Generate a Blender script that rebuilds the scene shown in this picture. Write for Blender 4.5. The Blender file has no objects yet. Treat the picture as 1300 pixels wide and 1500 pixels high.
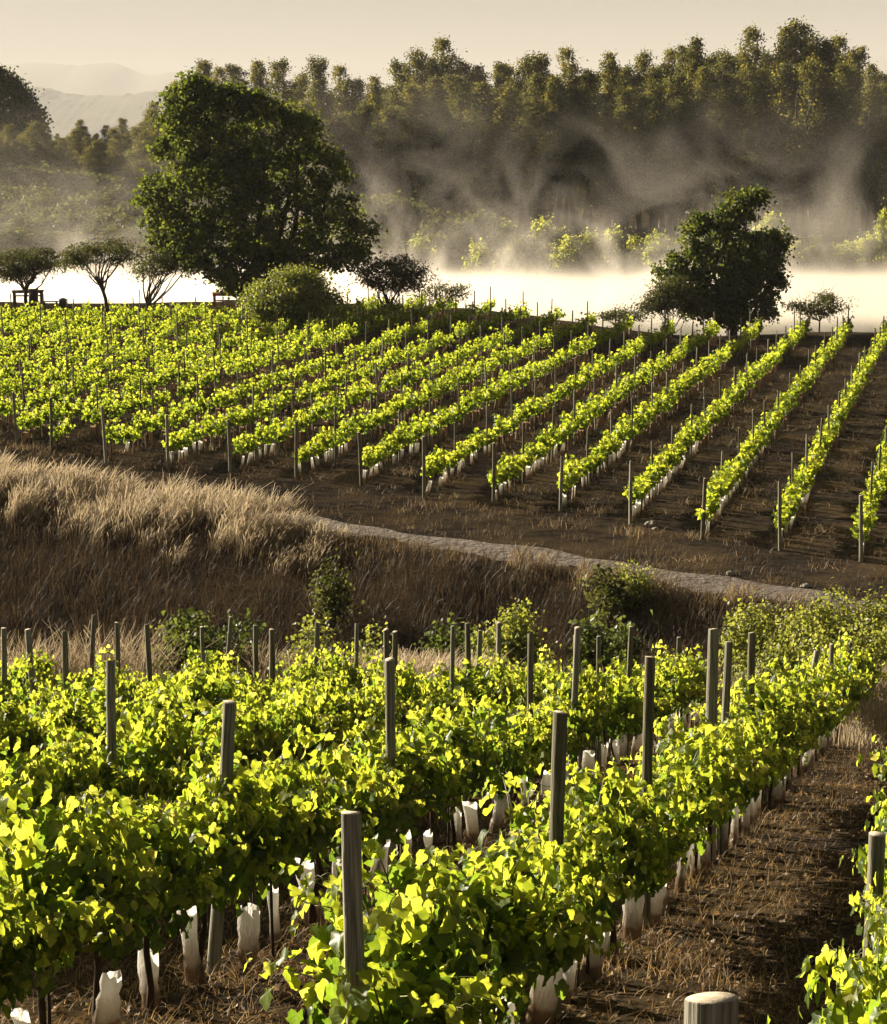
import bpy, math, random
import numpy as np
from mathutils import Vector, Matrix

# ------------------------------------------------------------------ camera, sky, sun, exposure
SC = bpy.context.scene
COL = SC.collection
rng = np.random.default_rng(7)
random.seed(7)
R = math.radians

F = 3070.0                                    # focal length in photo pixels (1300 x 1500 frame)
TH = math.atan(540.0 / F)                     # camera pitch: the horizon lies at y = 210
cam_d = bpy.data.cameras.new('camera')
cam_d.sensor_fit = 'VERTICAL'
cam_d.sensor_height = 36.0
cam_d.lens = F / 1500.0 * 36.0
cam_d.clip_start = 0.1
cam_d.clip_end = 30000.0
cam = bpy.data.objects.new('camera', cam_d)
COL.objects.link(cam)
cam.location = (0, 0, 0)
cam.rotation_euler = (math.pi / 2 - TH, 0, 0)
SC.camera = cam

SUN_AZ, SUN_EL = R(-52.0), R(20.0)            # azimuth from +Y (into the picture), negative is left
sdir = Vector((math.sin(SUN_AZ) * math.cos(SUN_EL), math.cos(SUN_AZ) * math.cos(SUN_EL), math.sin(SUN_EL)))
sun_d = bpy.data.lights.new('sun', 'SUN')
sun_d.energy = 5.0
sun_d.angle = R(0.5)
sun_d.color = (1.0, 0.88, 0.70)
sun = bpy.data.objects.new('sun', sun_d)
COL.objects.link(sun)
sun.rotation_euler = sdir.to_track_quat('Z', 'Y').to_euler()
sun.location = (-30, 30, 40)

W = bpy.data.worlds.new('World')
SC.world = W
W.use_nodes = True
wn, wl = W.node_tree.nodes, W.node_tree.links
bg = wn['Background']
sky = wn.new('ShaderNodeTexSky')
sky.sky_type = 'NISHITA'
sky.sun_disc = False
sky.sun_elevation = SUN_EL
sky.sun_rotation = SUN_AZ % (2 * math.pi)
sky.air_density = 1.0
sky.dust_density = 3.0
sky.ozone_density = 0.6
hsv = wn.new('ShaderNodeHueSaturation')
hsv.inputs['Saturation'].default_value = 0.30
tint = wn.new('ShaderNodeMix')
tint.data_type = 'RGBA'
tint.blend_type = 'MULTIPLY'
tint.inputs[0].default_value = 1.0
tint.inputs[7].default_value = (.20, 0.20, 0.205, 1)
wl.new(sky.outputs[0], hsv.inputs['Color'])
wl.new(hsv.outputs[0], tint.inputs[6])
wl.new(tint.outputs[2], bg.inputs['Color'])
bg.inputs['Strength'].default_value = 0.05

SC.view_settings.view_transform = 'Standard'
SC.view_settings.look = 'None'
SC.view_settings.exposure = 1.95
SC.view_settings.gamma = 1.0
SC.render.engine = 'CYCLES'
cy = SC.cycles
cy.use_denoising = True
try:
    cy.denoiser = 'OPENIMAGEDENOISE'
except Exception:
    pass
cy.max_bounces = 6
cy.diffuse_bounces = 1
cy.glossy_bounces = 2
cy.transmission_bounces = 4
cy.transparent_max_bounces = 8
cy.volume_bounces = 2
cy.volume_step_rate = 1.0
cy.volume_max_steps = 256
cy.use_adaptive_sampling = True
cy.adaptive_threshold = 0.02

# ------------------------------------------------------------------ helpers
CT, ST = math.cos(TH), math.sin(TH)

def ray(px, py):
    """x and z per metre of distance d along +Y for a pixel of the photograph"""
    t = (750.0 - py) / F
    zz = (t * CT - ST) / (CT + t * ST)
    xx = (px - 650.0) / F * (CT - zz * ST)
    return xx, zz

def at(px, py, d):
    xx, zz = ray(px, py)
    return Vector((xx * d, d, zz * d))

def smooth(a, b, x):
    t = np.clip((np.asarray(x, float) - a) / (b - a), 0, 1)
    return t * t * (3 - 2 * t)

def vnoise(x, y, seed=0):
    """cheap smooth noise from sines, about -1..1"""
    s = seed * 1.37
    return (np.sin(x * 1.0 + 1.3 * np.sin(y * 0.7 + s) + s) + np.sin(y * 1.27 + 1.1 * np.sin(x * 0.9 - s) + 2.1 * s)
            + 0.5 * np.sin(2.3 * x + 1.9 * y + 3 * s) + 0.5 * np.sin(2.9 * y - 1.7 * x + 5 * s)) / 3.0

RN = (0.63, 0.777)                            # across the dirt road
RT = (-0.777, 0.63)                           # along the dirt road, to the left
ROADQ = 42.7

def shore(x):
    return 137.0 - 17.0 * smooth(-4, 15, x) + 1.2 * np.sin(np.asarray(x) * 0.35)

def ground(x, d):
    x = np.asarray(x, float)
    d = np.asarray(d, float)
    q = RN[0] * x + RN[1] * d
    near = -2.9 - 0.2 * d + 0.03 * vnoise(x * 1.1, d * 1.1, 1) + 0.012 * vnoise(x * 4, d * 4, 2)
    rise = 0.5 * smooth(60, 130, d) * (1 - smooth(-8, 16, x))
    far = -10.5 + rise + 0.05 * vnoise(x * .35, d * .35, 3) + 0.03 * vnoise(x * 1.3, d * 1.3, 4)
    s = shore(x)
    far = far - 3.2 * smooth(s - 3, s + 9, d)
    hill = 7.0 * smooth(195, 280, d) * (1 - smooth(-26, -6, x)) + 3.6 * smooth(177, 192, d)
    far = far + hill + smooth(190, 230, d) * 0.5 * vnoise(x * .1, d * .1, 5)
    bank = -10.5 - (41.2 + 0.25 * vnoise(x * .5, d * .5, 9) - q) * 0.62 + 0.12 * vnoise(x * .9, d * .9, 6)
    low = np.where(q < 41.4, np.minimum(far, bank), far)
    return np.where(d > 70, far, np.maximum(near, low))

def new_obj(name, data, parent=None):
    o = bpy.data.objects.new(name, data)
    COL.objects.link(o)
    if parent is not None:
        o.parent = parent
    return o

def tag(o, label=None, cat=None, group=None, kind=None):
    if label: o['label'] = label
    if cat: o['category'] = cat
    if group: o['group'] = group
    if kind: o['kind'] = kind
    return o

def empty(name, loc=(0, 0, 0), rz=0.0):
    o = new_obj(name, None)
    o.location = loc
    o.rotation_euler = (0, 0, rz)
    o.empty_display_size = 0.2
    return o

def make_mesh(name, V, faces, mats, tone=None, smooth_sh=False, mat_idx=None):
    """V (n,3); faces: list of int arrays (m,k)"""
    me = bpy.data.meshes.new(name)
    V = np.asarray(V, np.float32)
    me.vertices.add(len(V))
    me.vertices.foreach_set('co', V.ravel())
    nl = sum(f.size for f in faces)
    nf = sum(len(f) for f in faces)
    me.loops.add(nl)
    me.polygons.add(nf)
    me.loops.foreach_set('vertex_index', np.concatenate([f.ravel() for f in faces]).astype(np.int32))
    tot = np.concatenate([np.full(len(f), f.shape[1], np.int32) for f in faces])
    start = np.concatenate([[0], np.cumsum(tot)[:-1]]).astype(np.int32)
    me.polygons.foreach_set('loop_start', start)
    me.polygons.foreach_set('loop_total', tot)
    if smooth_sh:
        me.polygons.foreach_set('use_smooth', np.ones(nf, bool))
    if mat_idx is not None:
        me.polygons.foreach_set('material_index', np.asarray(mat_idx, np.int32))
    for m in (mats if isinstance(mats, (list, tuple)) else [mats]):
        me.materials.append(m)
    if tone is not None:
        a = me.attributes.new('tone', 'FLOAT', 'POINT')
        a.data.foreach_set('value', np.asarray(tone, np.float32))
    me.update(calc_edges=True)
    me.validate()
    return me

class Bag:
    """collects vertices and faces of one mesh"""
    def __init__(self):
        self.V, self.F, self.T, self.C, self.n = [], {}, [], [], 0
    def add(self, V, faces, tone=0.5, co=None):
        V = np.asarray(V, float)
        self.V.append(V)
        self.T.append(np.broadcast_to(np.asarray(tone, float), (len(V),)))
        if co is not None: self.C.append(co)
        for f in faces:
            f = np.asarray(f, int)
            if len(f):
                self.F.setdefault(f.shape[1], []).append(f + self.n)
        self.n += len(V)
        return self
    def mesh(self, name, mats, smooth_sh=False):
        me = make_mesh(name, np.concatenate(self.V), [np.concatenate(v) for v in self.F.values()], mats,
                       np.concatenate(self.T), smooth_sh)
        if self.C and sum(len(c) for c in self.C) == len(me.vertices):
            a = me.attributes.new('leafco', 'FLOAT_VECTOR', 'POINT')
            a.data.foreach_set('vector', np.concatenate(self.C).astype(np.float32).ravel())
        return me

def tube(pts, radii, sides=7, cap=True, jitter=0.0, rg=rng):
    P = np.asarray(pts, float)
    n = len(P)
    rad = np.broadcast_to(np.asarray(radii, float), (n,))
    tang = np.gradient(P, axis=0)
    tang /= np.linalg.norm(tang, axis=1)[:, None] + 1e-9
    ref = np.array([0.0, 0, 1]) if abs(tang[0][2]) < 0.9 else np.array([1.0, 0, 0])
    V = []
    for i in range(n):
        a = np.cross(tang[i], ref); a /= np.linalg.norm(a) + 1e-9
        b = np.cross(tang[i], a)
        ang = np.arange(sides) / sides * 2 * math.pi
        rr = rad[i] * (1 + jitter * rg.normal(size=sides))
        V.append(P[i] + np.outer(np.cos(ang) * rr, a) + np.outer(np.sin(ang) * rr, b))
    V = np.concatenate(V)
    Fq = []
    for i in range(n - 1):
        k = np.arange(sides)
        Fq.append(np.stack([i * sides + k, i * sides + (k + 1) % sides, (i + 1) * sides + (k + 1) % sides, (i + 1) * sides + k], 1))
    faces = [np.concatenate(Fq)]
    if cap:
        V = np.concatenate([V, P[-1:]])
        k = np.arange(sides)
        faces.append(np.stack([(n - 1) * sides + k, (n - 1) * sides + (k + 1) % sides, np.full(sides, n * sides)], 1))
    return V, faces

def box(cx, cy, cz, sx, sy, sz, rz=0.0):
    V = np.array([[x, y, z] for z in (-.5, .5) for y in (-.5, .5) for x in (-.5, .5)]) * [sx, sy, sz]
    c, s = math.cos(rz), math.sin(rz)
    V = V @ np.array([[c, s, 0], [-s, c, 0], [0, 0, 1]]) + [cx, cy, cz]
    return V, [np.array([[0, 2, 3, 1], [4, 5, 7, 6], [0, 1, 5, 4], [2, 6, 7, 3], [0, 4, 6, 2], [1, 3, 7, 5]])]

# leaf templates: x along the leaf from its base, y across, z up; about 1 wide
def grape_leaf(fold, droop, cup=0.0):
    half = [(-.15, .10), (-.20, .30), (-.04, .47), (.20, .44), (.38, .50), (.54, .33), (.70, .22)]
    out = half + [(.86, 0.0)] + [(x, -y) for x, y in reversed(half)]
    P = np.array([(.14, 0.0), (0.0, 0.0)] + out)
    z = fold * np.abs(P[:, 1]) - droop * (P[:, 0]) ** 2 + cup * np.sin(P[:, 0] * 7 + P[:, 1] * 9) * .07
    V = np.column_stack([P, z])
    n = len(out)
    fs = [(0, 2 + i, 2 + i + 1) for i in range(n - 1)]
    fs += [(0, 1, 2), (0, 2 + n - 1, 1)]
    return V, np.array(fs)

GL = [grape_leaf(.35, .35, 1), grape_leaf(-.15, .55, -1), grape_leaf(.7, .2, 1), grape_leaf(.1, .9, .5)]
DIA = (np.array([[0, 0, 0], [.35, .42, .12], [1, 0, -.2], [.35, -.42, .12]]), np.array([[0, 1, 2], [0, 2, 3]]))
HEX = (np.array([[0, 0, 0], [.02, .48, .10], [.6, .46, .05], [1, 0, -.2], [.6, -.46, .05], [.02, -.48, .10]]),
       np.array([[0, 1, 2], [0, 2, 3], [0, 3, 4], [0, 4, 5]]))
THIN = (np.array([[0, 0, 0], [.45, .16, .03], [1, 0, -.12], [.45, -.16, .03]]), np.array([[0, 1, 2], [0, 2, 3]]))

def frames(N, hint):
    N = N / (np.linalg.norm(N, axis=1)[:, None] + 1e-9)
    X = hint - N * np.sum(hint * N, axis=1)[:, None]
    X /= np.linalg.norm(X, axis=1)[:, None] + 1e-9
    Y = np.cross(N, X)
    return np.stack([X, Y, N], 2)              # columns

def leaves(bag, pos, N, hint, size, tone, tmpl):
    Tv, Tf = tmpl
    M = frames(N, hint)
    n, k = len(pos), len(Tv)
    if n == 0:
        return
    size = np.broadcast_to(np.asarray(size, float), (n,))
    V = pos[:, None, :] + np.einsum('nij,kj->nki', M, Tv) * size[:, None, None]
    Fc = (Tf[None] + (np.arange(n) * k)[:, None, None]).reshape(-1, Tf.shape[1])
    bag.add(V.reshape(-1, 3), [Fc], np.repeat(np.broadcast_to(tone, (n,)), k),
            np.tile(Tv, (n, 1)) if k == len(GL[0][0]) else None)

def rdir(n, rg=rng):
    v = rg.normal(size=(n, 3))
    return v / np.linalg.norm(v, axis=1)[:, None]

# ------------------------------------------------------------------ materials
def mat(name):
    m = bpy.data.materials.new(name)
    m.use_nodes = True
    nt = m.node_tree
    nt.nodes.clear()
    out = nt.nodes.new('ShaderNodeOutputMaterial')
    return m, nt.nodes, nt.links, out

def ramp(nodes, stops):
    r = nodes.new('ShaderNodeValToRGB')
    e = r.color_ramp.elements
    e[0].position, e[0].color = stops[0][0], (*stops[0][1], 1)
    e[1].position, e[1].color = stops[-1][0], (*stops[-1][1], 1)
    for p, c in stops[1:-1]:
        x = e.new(p)
        x.color = (*c, 1)
    return r

def leaf_mat(name, cols, trans, tfac=0.5, gloss=0.05, rough=0.4, vary=0.12, veins=False):
    """thin leaves: reflect one colour, let a yellower one through"""
    m, n, l, out = mat(name)
    at_ = n.new('ShaderNodeAttribute'); at_.attribute_name = 'tone'
    oi = n.new('ShaderNodeObjectInfo')
    ad = n.new('ShaderNodeMath'); ad.operation = 'MULTIPLY_ADD'
    ad.inputs[1].default_value = vary
    l.new(oi.outputs['Random'], ad.inputs[0])
    l.new(at_.outputs['Fac'], ad.inputs[2])
    sb = n.new('ShaderNodeMath'); sb.operation = 'SUBTRACT'; sb.inputs[1].default_value = vary / 2
    l.new(ad.outputs[0], sb.inputs[0])
    r1 = ramp(n, cols); r2 = ramp(n, trans)
    l.new(sb.outputs[0], r1.inputs[0]); l.new(sb.outputs[0], r2.inputs[0])
    c1, c2 = r1.outputs[0], r2.outputs[0]
    if veins:
        lc = n.new('ShaderNodeAttribute'); lc.attribute_name = 'leafco'
        sx = n.new('ShaderNodeSeparateXYZ'); l.new(lc.outputs['Vector'], sx.inputs[0])
        def mm(op, a, b=None, c=None, cl=False):
            x = n.new('ShaderNodeMath'); x.operation = op; x.use_clamp = cl
            for i, v in enumerate((a, b, c)):
                if v is None: continue
                if isinstance(v, (int, float)): x.inputs[i].default_value = v
                else: l.new(v, x.inputs[i])
            return x.outputs[0]
        ay = mm('ABSOLUTE', sx.outputs[1])
        dist = ay
        for sl, off, k in ((1.25, .0, .62), (.75, .22, .80), (.75, .42, .80), (-1.6, .0, .53)):
            dd = mm('MULTIPLY', mm('ABSOLUTE', mm('SUBTRACT', ay, mm('MULTIPLY', mm('SUBTRACT', sx.outputs[0], off), sl))), k)
            dist = mm('MINIMUM', dist, dd)
        vf = mm('SUBTRACT', 1.0, mm('DIVIDE', dist, .035), None, True)
        nz = n.new('ShaderNodeTexNoise'); nz.inputs['Scale'].default_value = 34; nz.inputs['Detail'].default_value = 4
        tc = n.new('ShaderNodeTexCoord'); l.new(tc.outputs['Object'], nz.inputs['Vector'])
        br = mm('MULTIPLY_ADD', nz.outputs['Fac'], .9, .55)
        def tone_(c, amt, bright):
            mx = n.new('ShaderNodeMix'); mx.data_type = 'RGBA'; mx.blend_type = 'MULTIPLY'; mx.inputs[0].default_value = 1
            l.new(c, mx.inputs[6]); l.new(bright, mx.inputs[7])
            m_ = n.new('ShaderNodeMix'); m_.data_type = 'RGBA'; l.new(mm('MULTIPLY', vf, amt), m_.inputs[0])
            l.new(mx.outputs[2], m_.inputs[6]); m_.inputs[7].default_value = (.26, .30, .07, 1)
            return m_.outputs[2]
        c1 = tone_(c1, .7, br); c2 = tone_(c2, .6, br)
    df = n.new('ShaderNodeBsdfDiffuse'); tr = n.new('ShaderNodeBsdfTranslucent'); gl = n.new('ShaderNodeBsdfGlossy')
    gl.inputs['Roughness'].default_value = rough
    l.new(c1, df.inputs['Color']); l.new(c2, tr.inputs['Color'])
    m1 = n.new('ShaderNodeMixShader'); m1.inputs[0].default_value = tfac
    m2 = n.new('ShaderNodeMixShader'); m2.inputs[0].default_value = gloss
    l.new(df.outputs[0], m1.inputs[1]); l.new(tr.outputs[0], m1.inputs[2])
    l.new(m1.outputs[0], m2.inputs[1]); l.new(gl.outputs[0], m2.inputs[2])
    l.new(m2.outputs[0], out.inputs['Surface'])
    return m

def noise_mat(name, stops, scale=3.0, detail=6.0, rough=0.9, bump=0.3, coord='Object', stretch=(1, 1, 1), bump_scale=None, bdist=0.02):
    m, n, l, out = mat(name)
    tc = n.new('ShaderNodeTexCoord')
    mp = n.new('ShaderNodeMapping'); mp.inputs['Scale'].default_value = stretch
    l.new(tc.outputs[coord], mp.inputs['Vector'])
    nz = n.new('ShaderNodeTexNoise'); nz.inputs['Scale'].default_value = scale; nz.inputs['Detail'].default_value = detail
    nz.inputs['Roughness'].default_value = 0.65
    l.new(mp.outputs[0], nz.inputs['Vector'])
    r = ramp(n, stops)
    l.new(nz.outputs['Fac'], r.inputs[0])
    p = n.new('ShaderNodeBsdfPrincipled')
    p.inputs['Roughness'].default_value = rough
    p.inputs['Specular IOR Level'].default_value = 0.2
    l.new(r.outputs[0], p.inputs['Base Color'])
    if bump:
        nb = n.new('ShaderNodeTexNoise'); nb.inputs['Scale'].default_value = bump_scale or scale * 3; nb.inputs['Detail'].default_value = 8
        l.new(mp.outputs[0], nb.inputs['Vector'])
        b = n.new('ShaderNodeBump'); b.inputs['Strength'].default_value = bump; b.inputs['Distance'].default_value = bdist
        l.new(nb.outputs['Fac'], b.inputs['Height'])
        l.new(b.outputs[0], p.inputs['Normal'])
    l.new(p.outputs[0], out.inputs['Surface'])
    return m

M_VINE = leaf_mat('grape_leaf', [(0, (.022, .048, .006)), (.5, (.045, .088, .010)), (1, (.09, .135, .016))],
                  [(0, (.10, .18, .010)), (.35, (.27, .38, .020)), (.7, (.57, .61, .038)), (1, (.78, .76, .10))], .60, .02, .45, .2)
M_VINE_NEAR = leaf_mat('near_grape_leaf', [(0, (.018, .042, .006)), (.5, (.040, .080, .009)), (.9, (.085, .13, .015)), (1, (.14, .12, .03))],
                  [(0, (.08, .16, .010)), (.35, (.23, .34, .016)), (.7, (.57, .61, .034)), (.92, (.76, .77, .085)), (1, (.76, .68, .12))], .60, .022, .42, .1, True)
M_STEM = leaf_mat('green_shoot', [(0, (.08, .10, .02)), (1, (.20, .20, .05))], [(0, (.10, .14, .02)), (1, (.15, .2, .03))], .2, .04)
M_BARK = noise_mat('vine_bark', [(.3, (.020, .013, .008)), (.7, (.075, .050, .032))], 18, 6, .95, .6, stretch=(1, 1, .25), bdist=.01)
M_TREEBARK = noise_mat('tree_bark', [(.3, (.030, .022, .015)), (.7, (.085, .065, .045))], 4, 6, .95, .6, stretch=(1, 1, .3), bdist=.05)
M_EUCBARK = noise_mat('pale_bark', [(.35, (.045, .036, .026)), (.65, (.15, .12, .09))], 1.2, 6, .8, .3, stretch=(1, 1, .2), bdist=.05)
M_POST = noise_mat('weathered_post', [(.30, (.05, .043, .031)), (.42, (.15, .138, .098)), (.55, (.25, .235, .17)), (.75, (.40, .375, .28))], 9, 10, .9, .9, stretch=(7, 7, .20), bump_scale=14, bdist=.010)
_n, _l = M_POST.node_tree.nodes, M_POST.node_tree.links
_p = [x for x in _n if x.type == 'BSDF_PRINCIPLED'][0]; _c = _p.inputs['Base Color'].links[0].from_socket
_o = _n.new('ShaderNodeObjectInfo'); _h = _n.new('ShaderNodeHueSaturation'); _v = _n.new('ShaderNodeMapRange')
_v.inputs[3].default_value = .55; _v.inputs[4].default_value = 1.25
_s = _n.new('ShaderNodeMapRange'); _s.inputs[3].default_value = 1.35; _s.inputs[4].default_value = .7
_l.new(_o.outputs['Random'], _v.inputs[0]); _l.new(_o.outputs['Random'], _s.inputs[0])
_l.new(_v.outputs[0], _h.inputs['Value']); _l.new(_s.outputs[0], _h.inputs['Saturation'])
_l.new(_c, _h.inputs['Color']); _l.new(_h.outputs[0], _p.inputs['Base Color'])
M_ENDGRAIN = noise_mat('sawn_end', [(.3, (.30, .25, .17)), (.7, (.55, .47, .34))], 45, 4, .9, .4, bdist=.003)

# ------------------------------------------------------------------ ground, road, water, hills, air
def ground_material():
    m, n, l, out = mat('dry_soil')
    tc = n.new('ShaderNodeTexCoord')
    def nz(scale, detail=6, rough=.65, stretch=None):
        t = n.new('ShaderNodeTexNoise'); t.inputs['Scale'].default_value = scale; t.inputs['Detail'].default_value = detail
        t.inputs['Roughness'].default_value = rough
        l.new(tc.outputs['Object'], t.inputs['Vector'])
        return t
    a = nz(2.2, 8); b = nz(.45, 5); c = nz(14, 6)
    r1 = ramp(n, [(.28, (.022, .018, .014)), (.5, (.056, .045, .034)), (.75, (.125, .098, .071))])
    l.new(a.outputs['Fac'], r1.inputs[0])
    r2 = ramp(n, [(.35, (.060, .042, .024)), (.65, (.22, .158, .086))])       # dead straw
    l.new(c.outputs['Fac'], r2.inputs[0])
    rm = ramp(n, [(.44, (0, 0, 0)), (.64, (1, 1, 1))])
    l.new(b.outputs['Fac'], rm.inputs[0])
    mx = n.new('ShaderNodeMix'); mx.data_type = 'RGBA'
    l.new(rm.outputs[0], mx.inputs[0]); l.new(r1.outputs[0], mx.inputs[6]); l.new(r2.outputs[0], mx.inputs[7])
    p = n.new('ShaderNodeBsdfDiffuse'); p.inputs['Roughness'].default_value = 1
    l.new(mx.outputs[2], p.inputs['Color'])
    bn = nz(7, 10, .7)
    bp = n.new('ShaderNodeBump'); bp.inputs['Strength'].default_value = .9; bp.inputs['Distance'].default_value = .10
    l.new(bn.outputs['Fac'], bp.inputs['Height']); l.new(bp.outputs[0], p.inputs['Normal'])
    l.new(p.outputs[0], out.inputs['Surface'])
    return m

def axis(parts):
    return np.unique(np.concatenate([np.arange(a, b, s) for a, b, s in parts] + [[parts[-1][1]]]))

xs = axis([(-11000, -600, 800), (-600, -120, 60), (-120, -40, 4), (-40, -14, .6), (-14, 14, .25), (14, 40, .6), (40, 120, 4), (120, 600, 60), (600, 11000, 800)])
ys = axis([(-60, 2, 4), (2, 36, .25), (36, 68, .3), (68, 150, .8), (150, 300, 4), (300, 1000, 70), (1000, 19000, 1500)])
gx, gy = np.meshgrid(xs, ys)
gz = ground(gx, gy)
gz = np.where(gy > 320, np.minimum(gz, -4.5), gz)
nx, ny = len(xs), len(ys)
ii, jj = np.meshgrid(np.arange(nx - 1), np.arange(ny - 1))
q0 = (jj * nx + ii).ravel()
M_SOIL = ground_material()
go = new_obj('ground', make_mesh('ground', np.column_stack([gx.ravel(), gy.ravel(), gz.ravel()]),
                                 [np.stack([q0, q0 + 1, q0 + nx + 1, q0 + nx], 1)], M_SOIL, smooth_sh=True))
tag(go, kind='structure')

# dirt road: a sheet laid on the ground with ragged edges and two wheel tracks
M_ROAD = noise_mat('road_dust', [(.3, (.060, .046, .034)), (.55, (.115, .092, .070)), (.8, (.18, .15, .12))], 2.6, 10, 1, 1.0, bump_scale=5, bdist=.14)
us = np.arange(-26, 60, .4)
ws = np.linspace(-1, 1, 11)
V = []
for u in us:
    hw = .82 + .20 * math.sin(u * .9) + .14 * math.sin(u * 2.3 + 1)
    off = .15 * math.sin(u * .31)
    for w in ws:
        q = ROADQ + off + w * hw + (.14 * rng.normal() if abs(w) == 1 else 0)
        bx = 8.56 + RT[0] * u; bd = 47.8 + RT[1] * u
        q_b = RN[0] * bx + RN[1] * bd
        x = bx + RN[0] * (q - q_b); d = bd + RN[1] * (q - q_b)
        z = float(ground(x, d)) + .03 * (1 - abs(w) ** 4) - .05 * math.exp(-((abs(w) - .55) / .16) ** 2) * .4 + .010 + (-.05 if abs(w) == 1 else 0)
        V.append((x, d, z))
k = len(ws)
i2, j2 = np.meshgrid(np.arange(k - 1), np.arange(len(us) - 1))
b0 = (j2 * k + i2).ravel()
tag(new_obj('dirt_road', make_mesh('dirt_road', V, [np.stack([b0, b0 + 1, b0 + k + 1, b0 + k], 1)[:, ::-1]], M_ROAD, smooth_sh=True)), kind='structure')

# lake
m, n, l, out = mat('lake_water')
p = n.new('ShaderNodeBsdfPrincipled')
p.inputs['Base Color'].default_value = (.05, .055, .045, 1); p.inputs['Roughness'].default_value = .08; p.inputs['IOR'].default_value = 1.33
tcw = n.new('ShaderNodeTexCoord'); nw = n.new('ShaderNodeTexNoise'); nw.inputs['Scale'].default_value = 1.5
bw = n.new('ShaderNodeBump'); bw.inputs['Strength'].default_value = .08; bw.inputs['Distance'].default_value = .05
l.new(tcw.outputs['Object'], nw.inputs['Vector']); l.new(nw.outputs['Fac'], bw.inputs['Height']); l.new(bw.outputs[0], p.inputs['Normal'])
l.new(p.outputs[0], out.inputs['Surface'])
LAKE_Z = -11.35
lake = new_obj('lake_water', make_mesh('lake_water', [(-160, 112, LAKE_Z), (160, 112, LAKE_Z), (160, 205, LAKE_Z), (-160, 205, LAKE_Z)], [np.array([[0, 1, 2, 3]])], m))
tag(lake, kind='structure')

# far hills
M_HILL = noise_mat('wooded_hill', [(.3, (.035, .040, .018)), (.6, (.075, .070, .035)), (.8, (.14, .115, .07))], .008, 8, 1, .5, bump_scale=.02, bdist=20)
def hills(dist, prof, depth, rough, seed, step):
    px = np.arange(-520, 1840, step)
    top = np.interp(px, [a for a, _ in prof], [b for _, b in prof])
    V = []; K = 9
    for i, a in enumerate(px):
        for j in range(K):
            f = j / (K - 1)
            d = dist - depth * (1 - f) 
            pt = at(a, top[i], dist)
            z = -30 + (pt.z + 30) * (math.sin(f * math.pi / 2) ** 1.3) + rough * f * (float(vnoise(a * .05 * 7 / step, j * 1.7, seed)) + .8 * rng.normal())
            V.append((pt.x * (d / dist) ** .5, d, z))
        V.append((pt.x, dist + depth, -30))
    K += 1
    i2, j2 = np.meshgrid(np.arange(K - 1), np.arange(len(px) - 1))
    b0 = (j2 * K + i2).ravel()
    o = new_obj('hills', make_mesh('hills', V, [np.stack([b0, b0 + 1, b0 + K + 1, b0 + K], 1)], M_HILL, smooth_sh=False))
    tag(o, kind='structure')
hills(15500, [(-520, 130), (-100, 110), (0, 97), (60, 92), (95, 94), (120, 99), (140, 94), (165, 92), (185, 97), (205, 107), (228, 112), (255, 106), (300, 112), (420, 118), (560, 128), (800, 120), (1100, 110), (1240, 95), (1268, 83), (1310, 78), (1500, 90), (1840, 110)], 4000, 3.0, 1, 6)
hills(8200, [(-520, 140), (-50, 128), (20, 122), (50, 130), (80, 131), (110, 139), (140, 142), (180, 141), (215, 137), (260, 133), (400, 138), (700, 150), (1000, 150), (1240, 146), (1840, 140)], 2300, 4.5, 2, 4)

# haze: one even volume round everything but the sky
m, n, l, out = mat('haze_air')
pv = n.new('ShaderNodeVolumePrincipled')
pv.inputs['Color'].default_value = (.62, .61, .59, 1)
pv.inputs['Density'].default_value = .000105
pv.inputs['Anisotropy'].default_value = .0
l.new(pv.outputs[0], out.inputs['Volume'])
HAZE_TOP = 720.0
V, Fc = box(0, 9800, (HAZE_TOP - 60) / 2, 25000, 20400, HAZE_TOP + 60)
tag(new_obj('haze', make_mesh('haze', V, Fc, m)), kind='stuff')
# the ground sheet must lie inside the box
HB = -60

# mist steaming off the lake
m, n, l, out = mat('lake_mist')
tc = n.new('ShaderNodeTexCoord')
def N(t, **kw):
    x = n.new('ShaderNode' + t)
    for k_, v_ in kw.items(): setattr(x, k_, v_)
    return x
def mth(op, a, b=None, c=None, clamp=False):
    x = N('Math', operation=op, use_clamp=clamp)
    for i, v in enumerate((a, b, c)):
        if v is None: continue
        if isinstance(v, (int, float)): x.inputs[i].default_value = v
        else: l.new(v, x.inputs[i])
    return x.outputs[0]
sep = N('SeparateXYZ'); l.new(tc.outputs['Object'], sep.inputs[0])
X, Y, Z = sep.outputs
mp = N('Mapping'); mp.inputs['Location'].default_value = (3.7, 1.2, 5.3); mp.inputs['Scale'].default_value = (.16, .03, .11); mp.inputs['Rotation'].default_value = (0, R(14), 0)
l.new(tc.outputs['Object'], mp.inputs['Vector'])
nA = N('TexNoise'); nA.inputs['Scale'].default_value = 1.0; nA.inputs['Detail'].default_value = 8; nA.inputs['Roughness'].default_value = .6; nA.inputs['Distortion'].default_value = 1.4
l.new(mp.outputs[0], nA.inputs['Vector'])
nB = N('TexNoise'); nB.inputs['Scale'].default_value = .028; nB.inputs['Detail'].default_value = 2
l.new(tc.outputs['Object'], nB.inputs['Vector'])
h = mth('SUBTRACT', Z, LAKE_Z)                                    # height over the water
mpc = N('Mapping'); mpc.inputs['Scale'].default_value = (.09, .03, 0)
l.new(tc.outputs['Object'], mpc.inputs['Vector'])
nC = N('TexNoise'); nC.inputs['Scale'].default_value = 1; nC.inputs['Detail'].default_value = 4; nC.inputs['Distortion'].default_value = 1
l.new(mpc.outputs[0], nC.inputs['Vector'])
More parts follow.
